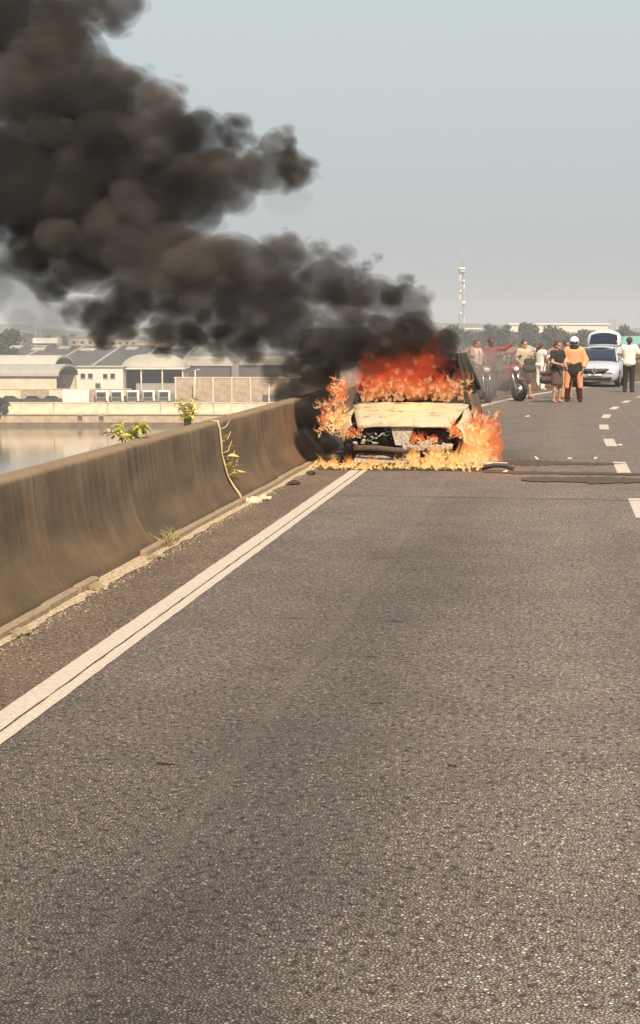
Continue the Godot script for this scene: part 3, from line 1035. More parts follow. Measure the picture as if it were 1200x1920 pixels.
# ------------------------------------------------------------------ bodies: capsules joined by a smooth minimum, meshed as surface nets
func blob(bones: Array, cell: float, k: float, st: SurfaceTool, col: Color, grow := 0.0, xf := Transform3D.IDENTITY) -> void:
	var lo := Vector3.INF
	var hi := -Vector3.INF
	for b in bones:
		for e in 2:
			var r: float = b[2 + e] + grow + cell * 2.0
			lo = lo.min(b[e] - Vector3.ONE * r)
			hi = hi.max(b[e] + Vector3.ONE * r)
	var nx := int((hi.x - lo.x) / cell) + 2
	var ny := int((hi.y - lo.y) / cell) + 2
	var nz := int((hi.z - lo.z) / cell) + 2
	var g := PackedFloat32Array()
	g.resize(nx * ny * nz)
	g.fill(1.0)
	var reach := k + cell * 2.0
	for b in bones:
		var A: Vector3 = b[0]
		var ab: Vector3 = b[1] - A
		var ra: float = b[2] + grow
		var rb: float = b[3] + grow
		var l2 := maxf(ab.length_squared(), 1e-9)
		var m := maxf(ra, rb) + reach
		var p0 := ((A.min(b[1]) - Vector3.ONE * m - lo) / cell).floor()
		var p1 := ((A.max(b[1]) + Vector3.ONE * m - lo) / cell).ceil()
		for z in range(maxi(0, int(p0.z)), mini(nz, int(p1.z) + 1)):
			for y in range(maxi(0, int(p0.y)), mini(ny, int(p1.y) + 1)):
				var i := (z * ny + y) * nx
				for x in range(maxi(0, int(p0.x)), mini(nx, int(p1.x) + 1)):
					var p := lo + Vector3(x, y, z) * cell - A
					var t := clampf(p.dot(ab) / l2, 0.0, 1.0)
					var d := (p - ab * t).length() - lerpf(ra, rb, t)
					var o := g[i + x]
					var h := maxf(k - absf(o - d), 0.0) / k
					g[i + x] = minf(o, d) - h * h * k * 0.25
	var at := {}
	var pts := PackedVector3Array()
	var sx := 1
	var sy := nx
	var sz := nx * ny
	var off := [0, sx, sy, sx + sy, sz, sz + sx, sz + sy, sz + sx + sy]
	var co := [Vector3(0, 0, 0), Vector3(1, 0, 0), Vector3(0, 1, 0), Vector3(1, 1, 0), Vector3(0, 0, 1), Vector3(1, 0, 1), Vector3(0, 1, 1), Vector3(1, 1, 1)]
	var edges := [[0, 1], [2, 3], [4, 5], [6, 7], [0, 2], [1, 3], [4, 6], [5, 7], [0, 4], [1, 5], [2, 6], [3, 7]]
	var lim := cell * 1.8
	for z in nz - 1:
		for y in ny - 1:
			for x in nx - 1:
				var i := z * sz + y * sy + x
				if absf(g[i]) > lim:
					continue
				var neg := 0
				for q in off:
					if g[i + q] < 0.0:
						neg += 1
				if neg == 0 or neg == 8:
					continue
				var sum := Vector3.ZERO
				var n := 0
				for e in edges:
					var d0 := g[i + off[e[0]]]
					var d1 := g[i + off[e[1]]]
					if (d0 < 0.0) != (d1 < 0.0):
						sum += co[e[0]].lerp(co[e[1]], d0 / (d0 - d1))
						n += 1
				at[i] = pts.size()
				pts.append(lo + (Vector3(x, y, z) + sum / n) * cell)
	var tri := PackedVector3Array()
	for i in at:
		for ax in [[sx, sy, sz], [sy, sz, sx], [sz, sx, sy]]:
			var j: int = i + ax[0]
			if (g[i] < 0.0) == (g[j] < 0.0):
				continue
			var a = at.get(i - ax[1] - ax[2]); var b = at.get(i - ax[2]); var c = at.get(i); var d = at.get(i - ax[1])
			if a == null or b == null or d == null:
				continue
			if g[i] < 0.0:
				quad_to(tri, xf * pts[a], xf * pts[b], xf * pts[c], xf * pts[d])
			else:
				quad_to(tri, xf * pts[a], xf * pts[d], xf * pts[c], xf * pts[b])
	if tri.size():
		solid(st, tri, true, col)


var hand_mesh: ArrayMesh
var head_bones: Array


# a relaxed right hand hanging from the wrist at the origin, palm towards the body (-x), thumb forward (+z)
func make_hand() -> void:
	var b := [[Vector3(0, 0.0, 0), Vector3(0, -0.03, 0), 0.024, 0.024]]
	for k in 4:
		var z := 0.028 - 0.019 * k
		var l: float = [0.07, 0.08, 0.074, 0.056][k]
		b.append([Vector3(0, -0.03, z * 0.5), Vector3(0, -0.085, z), 0.017, 0.0125])
		b.append([Vector3(0, -0.085, z), Vector3(-0.006, -0.085 - l * 0.5, z * 1.1), 0.0105, 0.0095])
		b.append([Vector3(-0.006, -0.085 - l * 0.5, z * 1.1), Vector3(-0.026, -0.085 - l * 0.93, z * 1.05), 0.0095, 0.0075])
	b.append([Vector3(0, -0.025, 0.02), Vector3(-0.008, -0.06, 0.046), 0.017, 0.0125])
	b.append([Vector3(-0.008, -0.06, 0.046), Vector3(-0.018, -0.098, 0.05), 0.0115, 0.0085])
	var st := mb()
	blob(b, 0.0055, 0.008, st, Color.WHITE)
	hand_mesh = st.commit()


func add_hand(st: SurfaceTool, wrist: Vector3, elbow: Vector3, side: float, col: Color) -> void:
	var y := (elbow - wrist).normalized()
	var x := Vector3(side, 0, 0)
	x = (x - y * x.dot(y)).normalized()
	var z := x.cross(y) * side
	var a := hand_mesh.surface_get_arrays(0)
	var v: PackedVector3Array = a[Mesh.ARRAY_VERTEX]
	var t := PackedVector3Array()
	for q in v:
		t.append(wrist + x * q.x + y * q.y + z * q.z)
	solid(st, t, true, col)


# P: arms [[elbow, wrist], [elbow, wrist]] and legs [[knee, ankle], ...], right side (-x) first; faces +z
func person(called: String, label: String, at: Vector3, yaw: float, tall: float, P: Dictionary) -> Node3D:
	var o := thing(called, label, "person", at, yaw)
	o.scale = Vector3.ONE * tall / 1.74
	var skin: Color = P.get("skin", Color(0.36, 0.2, 0.13))
	var sk := mat("skin", Color.WHITE, 0.6)
	sk.vertex_color_use_as_albedo = true
	var w: float = P.get("width", 1.0)
	var arms: Array = P.get("arms", [[Vector3(-0.25, 1.14, 0.0), Vector3(-0.25, 0.9, 0.06)], [Vector3(0.25, 1.14, 0.0), Vector3(0.25, 0.9, 0.06)]])
	var legs: Array = P.get("legs", [[Vector3(-0.1, 0.49, 0.02), Vector3(-0.11, 0.09, -0.02)], [Vector3(0.1, 0.49, 0.02), Vector3(0.11, 0.09, -0.02)]])
	var look: float = P.get("look", 0.0)
	var nod: float = P.get("nod", 0.0)
	var sh := [Vector3(-0.175 * w, 1.41, 0), Vector3(0.175 * w, 1.41, 0)]
	var hip := [Vector3(-0.085 * w, 0.9, 0), Vector3(0.085 * w, 0.9, 0)]
	var torso := [
		[Vector3(-0.07 * w, 0.93, 0), Vector3(0.07 * w, 0.93, 0), 0.105, 0.105],
		[Vector3(-0.06 * w, 1.0, 0.01), Vector3(-0.085 * w, 1.33, 0.0), 0.095, 0.1],
		[Vector3(0.06 * w, 1.0, 0.01), Vector3(0.085 * w, 1.33, 0.0), 0.095, 0.1],
		[Vector3(-0.12 * w, 1.4, -0.01), Vector3(0.12 * w, 1.4, -0.01), 0.065, 0.065],
		[Vector3(0, 0.95, 0), Vector3(0, 1.34, 0), 0.1, 0.105],
	]
	var upper := []
	var lower := []
	var thighs := []
	var shins := []
	var feet := []
	for s in 2:
		upper.append([sh[s], arms[s][0], 0.054, 0.041])
		lower.append([arms[s][0], arms[s][1], 0.04, 0.027])
		thighs.append([hip[s], legs[s][0], 0.085, 0.057])
		shins.append([legs[s][0], legs[s][0].lerp(legs[s][1], 0.35), 0.053, 0.054])
		shins.append([legs[s][0].lerp(legs[s][1], 0.35), legs[s][1], 0.054, 0.035])
		feet.append([legs[s][1] + Vector3(0, -0.04, -0.02), legs[s][1] + Vector3((s * 2 - 1) * 0.03, -0.06, 0.14), 0.04, 0.028])
	var neck := [[Vector3(0, 1.4, -0.01), Vector3(0, 1.56, 0.01), 0.055, 0.05]]
	var st := mb()
	blob(torso + upper + lower + thighs + shins + feet + neck, 0.017, 0.03, st, skin)
	for s in 2:
		add_hand(st, arms[s][1], arms[s][0], -1.0 if s == 0 else 1.0, skin)
	# the head: skull, jaw, nose, brow, ears, then eyes and lips
	var hx := Transform3D(Basis(Vector3.UP, look) * Basis(Vector3.RIGHT, nod), Vector3(0, 1.6, 0.015))
	blob([
		[Vector3(0, 0.045, -0.025), Vector3(0, 0.05, 0.01), 0.082, 0.078], [Vector3(0, -0.02, 0.01), Vector3(0, -0.06, 0.045), 0.062, 0.04],
		[Vector3(0, 0.015, 0.085), Vector3(0, -0.022, 0.102), 0.01, 0.015], [Vector3(-0.035, 0.035, 0.07), Vector3(0.035, 0.035, 0.07), 0.014, 0.014],
		[Vector3(-0.082, 0.02, -0.01), Vector3(-0.08, -0.02, 0.0), 0.016, 0.012], [Vector3(0.082, 0.02, -0.01), Vector3(0.08, -0.02, 0.0), 0.016, 0.012],
		[Vector3(-0.02, -0.048, 0.078), Vector3(0.02, -0.048, 0.078), 0.011, 0.011], [Vector3(0, -0.08, 0.06), Vector3(0, -0.08, 0.065), 0.022, 0.022],
		[Vector3(0, -0.1, -0.02), Vector3(0, 0.0, -0.02), 0.05, 0.06]], 0.009, 0.02, st, skin, 0.0, hx)
	for s in [-1.0, 1.0]:
		ball(st, hx * Vector3(s * 0.031, 0.015, 0.073), Vector3.ONE * 0.012, 6, Color(0.02, 0.015, 0.012))
	ball(st, hx * Vector3(0, -0.048, 0.087), Vector3(0.022, 0.006, 0.006), 6, skin * 0.6)
	part("body", st, sk, o)
	# hair or helmet
	if P.has("hair"):
		st = mb()
		var hb := [[Vector3(0, 0.06, -0.04), Vector3(0, 0.075, 0.0), 0.088, 0.08], [Vector3(0, 0.0, -0.06), Vector3(0, -0.05, -0.055), 0.07, 0.055], [Vector3(-0.06, 0.03, -0.03), Vector3(-0.055, 0.06, 0.02), 0.04, 0.035], [Vector3(0.06, 0.03, -0.03), Vector3(0.055, 0.06, 0.02), 0.04, 0.035]]
		if P.has("tail"):
			hb.append([Vector3(0, 0.04, -0.11), Vector3(0.02, -0.05, -0.17), 0.045, 0.05])
			hb.append([Vector3(0.02, -0.05, -0.17), P.tail, 0.05, 0.015])
		blob(hb, 0.012, 0.03, st, Color.WHITE, 0.0, hx)
		part("hair", st, mat("hair", P.hair, 0.7), o)
	if P.has("helmet"):
		st = mb()
		blob([[Vector3(0, 0.06, -0.02), Vector3(0, 0.07, 0.0), 0.125, 0.118], [Vector3(0, 0.0, -0.05), Vector3(0, 0.02, -0.03), 0.115, 0.11]], 0.014, 0.03, st, Color.WHITE, 0.0, hx)
		var he := part("helmet", st, mat("helmet_white", lin(0.85, 0.83, 0.8), 0.3), o)
		st = mb()
		panel(st, func(u: float, v: float) -> Vector3:
			var a := lerpf(-1.1, 1.1, u)
			return hx * Vector3(sin(a) * 0.125, lerpf(0.0, 0.07, v), cos(a) * 0.128), 8, 2, Vector3(0, 0, -0.006))
		part("visor", st, mat("visor_dark", lin(0.03, 0.03, 0.035), 0.2), he)
	# clothes
	if P.has("top"):
		st = mb()
		var sl: float = P.get("sleeve", 0.55)
		var q := [torso[1], torso[2], torso[3], torso[4]]
		if P.get("long_top", true):
			q.append(torso[0])
		for s in 2:
			if sl <= 1.0:
				q.append([sh[s], sh[s].lerp(arms[s][0], sl), 0.062, 0.062])
			else:
				q.append([sh[s], arms[s][0], 0.062, 0.05])
				q.append([arms[s][0], arms[s][0].lerp(arms[s][1], sl - 1.0), 0.05, 0.042])
		blob(q, 0.017, 0.06, st, Color.WHITE, P.get("loose", 0.014))
		part(P.get("top_name", "shirt"), st, cloth(P.top), o)
	if P.has("vest"):
		st = mb()
		if P.get("low_vest", false):
			blob([[Vector3(-0.09, 1.0, 0), Vector3(0.09, 1.0, 0), 0.13, 0.13], [Vector3(-0.1, 0.86, 0.01), Vector3(0.1, 0.86, 0.01), 0.13, 0.13], [Vector3(-0.09, 0.77, 0.02), Vector3(0.09, 0.77, 0.02), 0.1, 0.1]], 0.017, 0.05, st, Color.WHITE, 0.022)
			part("waist_apron", st, cloth(P.vest), o)
		else:
			blob([torso[1], torso[2], torso[3]], 0.017, 0.03, st, Color.WHITE, 0.034)
			part("vest", st, cloth(P.vest), o)
	if P.has("collar"):
		st = mb()
		blob([[Vector3(-0.04, 1.47, 0.02), Vector3(0.04, 1.47, 0.02), 0.085, 0.085]], 0.017, 0.03, st, Color.WHITE, 0.012)
		part("collar", st, cloth(P.collar), o)
	if P.has("trousers"):
		st = mb()
		var tl: float = P.get("trouser_length", 1.0)
		var q := [torso[0]]
		for s in 2:
			if tl <= 0.5:
				q.append([hip[s], hip[s].lerp(legs[s][0], tl * 2.0), 0.09, 0.085])
			else:
				q.append([hip[s], legs[s][0], 0.088, 0.066])
				q.append([legs[s][0], legs[s][0].lerp(legs[s][1], (tl - 0.5) * 2.0), 0.066, 0.056])
		blob(q, 0.017, 0.03, st, Color.WHITE, P.get("leg_loose", 0.014))
		part("trousers" if tl > 0.6 else "shorts", st, cloth(P.trousers), o)
	if P.has("thigh_panels"):
		for s in 2:
			st = mb()
			var out := Vector3((s * 2 - 1) * 0.045, 0, 0.05)
			blob([[hip[s].lerp(legs[s][0], 0.25) + out, legs[s][0].lerp(legs[s][1], 0.2) + out, 0.08, 0.06]], 0.017, 0.03, st, Color.WHITE, 0.014)
			part("trouser_panel", st, cloth(P.thigh_panels), o)
	if P.has("skirt"):
		st = mb()
		var rings := []
		for k in 9:
			var t := k / 8.0
			var ring := []
			for i in 20:
				var a := TAU * i / 20
				var r := lerpf(0.125, 0.165, sqrt(t)) + 0.012 * t * sin(a * 6.0 + 1.0)
				ring.append(Vector3(cos(a) * r * 1.18, lerpf(1.06, 0.5, t), sin(a) * r * 0.92))
			rings.append(ring)
		loft(st, rings)
		part("skirt", st, cloth(P.skirt), o)
	if P.has("shoes"):
		for s in 2:
			st = mb()
			var f: Array = feet[s]
			var q := [[f[0], f[1], 0.048, 0.038], [f[0] + Vector3(0, 0, -0.01), f[0] + Vector3(0, P.get("boot", 0.02), -0.005), 0.045, 0.052]]
			blob(q, 0.014, 0.02, st, Color.WHITE, 0.006)
			part("boot" if P.get("boot", 0.02) > 0.1 else "shoe", st, mat("shoe%s" % str(P.shoes), P.shoes, 0.6), o)
	return o


func cloth(c: Color) -> StandardMaterial3D:
	var m := mat("cloth%s" % c.to_html(), c, 0.9, 0.0, grain("weave", 0.03, 0.72, 1.0), 3.0, 0.5)
	return m


func on_road(x: float, d: float, up := 0.0) -> Vector3:
	var e := maxf(0.0, d - 25.0)
	return Vector3(x, -0.011 * e * e / (e + 2.0) + up, -d)


func build_people() -> void:
	make_hand()
	var white := lin(0.72, 0.68, 0.6)
	var black := lin(0.02, 0.018, 0.017)
	person("person", "person in a white helmet, orange jacket and black boots, facing the camera", on_road(0.46, 44.0), -0.05, 1.72, {
		"helmet": true, "top": lin(0.8, 0.36, 0.18), "top_name": "jacket", "sleeve": 1.75, "loose": 0.03, "long_top": false, "collar": black, "vest": black, "low_vest": true, "width": 1.1, "trousers": lin(0.05, 0.01, 0.008), "thigh_panels": lin(0.78, 0.3, 0.17), "shoes": black, "boot": 0.36, "leg_loose": 0.02, "nod": 0.2,
		"arms": [[Vector3(-0.3, 1.16, 0.02), Vector3(-0.2, 1.07, 0.22)], [Vector3(0.31, 1.15, 0.0), Vector3(0.27, 0.93, 0.14)]],
		"legs": [[Vector3(-0.13, 0.5, 0.03), Vector3(-0.17, 0.09, 0.0)], [Vector3(0.13, 0.5, 0.03), Vector3(0.18, 0.09, 0.0)]]})
	var p := person("person", "person in a black top and brown knee-length skirt, standing beside the helmeted person", on_road(0.02, 43.3), 0.75, 1.64, {
		"hair": lin(0.06, 0.03, 0.02), "top": black, "skirt": lin(0.11, 0.075, 0.055), "sleeve": 0.45, "skin": Color(0.42, 0.23, 0.16),
		"arms": [[Vector3(-0.24, 1.14, 0.05), Vector3(-0.14, 1.08, 0.26)], [Vector3(0.24, 1.14, 0.04), Vector3(0.12, 1.0, 0.24)]]})
	# her bag
	var t := thing("shoulder_bag", "dark brown shoulder bag hanging at the side of the person in the skirt", "bag", on_road(-0.27, 43.2, 0.5), 0.6)
	var st := mb()
	blob([[Vector3(-0.1, 0.1, 0), Vector3(0.1, 0.1, 0), 0.1, 0.1], [Vector3(-0.12, 0.28, 0), Vector3(0.12, 0.28, 0), 0.06, 0.06]], 0.02, 0.06, st, Color.WHITE)
	part("pouch", st, mat("bag_leather", lin(0.05, 0.026, 0.02), 0.6), t)
	st = mb()
	tube(st, [Vector3(-0.12, 0.3, 0), Vector3(-0.02, 0.75, 0.02), Vector3(0.12, 0.86, 0.03), Vector3(0.12, 0.6, 0.02), Vector3(0.12, 0.3, 0)], [0.012, 0.012, 0.012, 0.012, 0.012], 5)
	part("strap", st, mats.bag_leather, t)
	person("person", "person in white top and white trousers with a dark ponytail, seen from behind", on_road(-0.55, 55.5), 2.5, 1.62, {
		"hair": lin(0.02, 0.015, 0.012), "tail": Vector3(0.1, -0.2, -0.14), "top": white, "trousers": lin(0.8, 0.77, 0.72), "sleeve": 0.3, "leg_loose": 0.03, "shoes": lin(0.5, 0.45, 0.4), "skin": Color(0.4, 0.24, 0.16), "long_top": false,
		"arms": [[Vector3(-0.27, 1.16, -0.02), Vector3(-0.2, 1.0, 0.18)], [Vector3(0.26, 1.15, 0.0), Vector3(0.24, 0.92, 0.1)]]})
	person("person", "person in a beige shirt and pale shorts beside the right red motorcycle", on_road(-0.93, 46.4), 0.5, 1.68, {
		"hair": lin(0.015, 0.012, 0.01), "top": lin(0.5, 0.4, 0.29), "trousers": lin(0.5, 0.4, 0.34), "trouser_length": 0.42, "shoes": lin(0.3, 0.14, 0.1), "skin": Color(0.44, 0.27, 0.19),
		"arms": [[Vector3(-0.26, 1.16, 0.04), Vector3(-0.16, 1.0, 0.22)], [Vector3(0.27, 1.17, 0.0), Vector3(0.22, 0.98, 0.18)]],
		"legs": [[Vector3(-0.1, 0.49, 0.04), Vector3(-0.13, 0.09, 0.0)], [Vector3(0.12, 0.5, 0.1), Vector3(0.18, 0.09, 0.08)]]})
	t = thing("backpack", "dark backpack held in front of the person in the beige shirt", "bag", on_road(-0.77, 46.05, 0.78), 0.4)
	st = mb()
	blob([[Vector3(-0.09, 0.08, 0), Vector3(0.09, 0.08, 0), 0.11, 0.11], [Vector3(-0.07, 0.28, 0), Vector3(0.07, 0.28, 0), 0.1, 0.1]], 0.02, 0.06, st, Color.WHITE)
	part("pack", st, mat("pack_cloth", lin(0.03, 0.026, 0.02), 0.9), t)
	st = mb()
	tube(st, [Vector3(-0.06, 0.36, 0.02), Vector3(-0.05, 0.44, 0.0), Vector3(0.05, 0.44, 0.0), Vector3(0.06, 0.36, 0.02)], [0.012, 0.012, 0.012, 0.012], 5)
	part("handle", st, mats.pack_cloth, t)
	person("person", "person in a white T-shirt and black trousers, back to the camera, at the right edge", on_road(2.34, 53.5), 3.0, 1.8, {
		"hair": lin(0.025, 0.018, 0.014), "top": lin(0.86, 0.83, 0.74), "trousers": black, "sleeve": 0.72, "loose": 0.026, "width": 1.1, "shoes": black, "skin": Color(0.3, 0.15, 0.1),
		"arms": [[Vector3(-0.31, 1.2, 0.04), Vector3(-0.16, 1.14, 0.26)], [Vector3(0.31, 1.2, 0.04), Vector3(0.16, 1.14, 0.26)]]})
	person("person", "person in a tan outfit half hidden between the skirted and the helmeted person", on_road(0.28, 46.5), 0.3, 1.66, {
		"hair": lin(0.05, 0.025, 0.018), "top": lin(0.2, 0.1, 0.07), "trousers": lin(0.55, 0.33, 0.16), "skin": Color(0.33, 0.17, 0.11), "shoes": lin(0.2, 0.12, 0.08)})
	person("person", "person in a maroon jacket with one arm raised, behind the red motorcycles", on_road(-1.9, 47.0), 0.6, 1.74, {
		"hair": black, "top": lin(0.22, 0.05, 0.06), "trousers": lin(0.05, 0.045, 0.05), "sleeve": 1.7, "skin": Color(0.14, 0.07, 0.05), "shoes": black,
		"arms": [[Vector3(-0.26, 1.14, 0.05), Vector3(-0.15, 1.05, 0.26)], [Vector3(0.42, 1.42, 0.08), Vector3(0.62, 1.58, 0.16)]]})
	person("person", "person in a red and white shirt beside the left red motorcycle, blurred by smoke", on_road(-2.25, 45.5), 0.9, 1.68, {
		"hair": lin(0.03, 0.02, 0.015), "top": lin(0.45, 0.2, 0.2), "vest": lin(0.62, 0.5, 0.45), "trousers": lin(0.16, 0.05, 0.06), "skin": Color(0.3, 0.16, 0.11), "shoes": black,
		"arms": [[Vector3(-0.26, 1.14, 0.08), Vector3(-0.2, 1.0, 0.28)], [Vector3(0.26, 1.14, 0.08), Vector3(0.2, 1.0, 0.28)]]})


# ------------------------------------------------------------------ motorcycles
func make_motorcycle() -> Node3D:
	var red := mat("bike_red", lin(0.24, 0.02, 0.035), 0.3)
	var dark := mat("bike_black", lin(0.02, 0.02, 0.02), 0.6)
	var steel := mat("bike_steel", lin(0.5, 0.5, 0.5), 0.3, 0.9)
	var o := thing("motorcycle", "red motorcycle with its front wheel turned towards the road, right of the burning car", "motorcycle", Vector3.ZERO, 0.0, "red motorcycles behind the burning car")
	wheel(o, Vector3(0, 0.3, 0.65), 0.3, 0.1, dark, steel, 6)
	wheel(o, Vector3(0, 0.3, -0.62), 0.3, 0.12, dark, steel, 6)
	var st := mb()
	for s in [-0.09, 0.09]:
		tube(st, [Vector3(s, 0.3, 0.65), Vector3(s, 0.95, 0.38)], [0.025, 0.025], 6)
	part("fork", st, steel, o)
	st = mb()
	tube(st, [Vector3(-0.36, 1.02, 0.2), Vector3(-0.14, 1.0, 0.36), Vector3(0.14, 1.0, 0.36), Vector3(0.36, 1.02, 0.2)], [0.018, 0.014, 0.014, 0.018], 6)
	for s in [-1, 1]:
		tube(st, [Vector3(s * 0.26, 1.0, 0.3), Vector3(s * 0.33, 1.2, 0.28)], [0.008, 0.008], 5)
		ball(st, Vector3(s * 0.35, 1.22, 0.28), Vector3(0.07, 0.045, 0.02), 8)
	part("handlebar", st, dark, o)
	st = mb()
	blob([[Vector3(0, 0.86, 0.18), Vector3(0, 0.8, -0.12), 0.13, 0.1]], 0.03, 0.03, st, Color.WHITE)
	part("fuel_tank", st, red, o)
	st = mb()
	blob([[Vector3(-0.06, 0.88, 0.42), Vector3(0.06, 0.88, 0.42), 0.12, 0.12], [Vector3(-0.14, 0.6, 0.3), Vector3(-0.12, 0.75, 0.36), 0.06, 0.08], [Vector3(0.14, 0.6, 0.3), Vector3(0.12, 0.75, 0.36), 0.06, 0.08]], 0.03, 0.06, st, Color.WHITE)
	part("fairing", st, red, o)
	st = mb()
	ball(st, Vector3(0, 0.88, 0.53), Vector3(0.09, 0.07, 0.05), 10)
	part("headlight", st, mat("lamp_glass", lin(0.85, 0.82, 0.78), 0.1), o)
	st = mb()
	panel(st, func(u: float, v: float) -> Vector3:
		var a := lerpf(-0.5, 1.4, u)
		return Vector3(lerpf(-0.07, 0.07, v), 0.3 + 0.34 * cos(a), 0.65 - 0.34 * sin(a)), 8, 2, Vector3(0, -0.01, 0))
	part("mudguard", st, red, o)
	st = mb()
	blob([[Vector3(0, 0.8, -0.2), Vector3(0, 0.84, -0.68), 0.1, 0.08]], 0.03, 0.03, st, Color.WHITE)
	part("seat", st, dark, o)
	st = mb()
	blob([[Vector3(0, 0.74, -0.5), Vector3(0, 0.8, -0.85), 0.08, 0.05]], 0.03, 0.03, st, Color.WHITE)
	part("tail_fairing", st, red, o)
	st = mb()
	box(st, Vector3(0, 0.45, 0.05), Vector3(0.26, 0.32, 0.36), Basis(Vector3.RIGHT, 0.3), 0.05)
	for k in 5:
		box(st, Vector3(0, 0.52 + k * 0.03, 0.18), Vector3(0.3, 0.012, 0.2), Basis(Vector3.RIGHT, 0.3))
	part("engine", st, dark, o)
	st = mb()
	tube(st, [Vector3(0, 0.85, 0.35), Vector3(0, 0.35, 0.2), Vector3(0, 0.3, -0.2), Vector3(0, 0.75, -0.3), Vector3(0, 0.78, 0.1)], [0.03, 0.03, 0.03, 0.03, 0.03], 6)
	for s in [-0.08, 0.08]:
		tube(st, [Vector3(s, 0.34, -0.1), Vector3(s, 0.3, -0.62)], [0.025, 0.02], 5)
	part("frame", st, dark, o)
	st = mb()
	tube(st, [Vector3(0.12, 0.35, 0.25), Vector3(0.16, 0.26, 0.0), Vector3(0.17, 0.3, -0.35), Vector3(0.18, 0.42, -0.8)], [0.025, 0.03, 0.045, 0.05], 8)
	part("exhaust", st, steel, o)
	return o


func build_motorcycles() -> void:
	var o := make_motorcycle()
	o.position = on_road(-1.45, 44.6)
	o.rotation.y = 0.75
	var g := "red motorcycles behind the burning car"
	copy_of(o, on_road(-2.0, 43.0), 0.35, "red motorcycle nearest the burning car, half hidden by smoke, headlight facing the camera", g)
	copy_of(o, on_road(-2.6, 46.2), -0.2, "red motorcycle farthest left, mostly hidden behind flames and smoke", g)


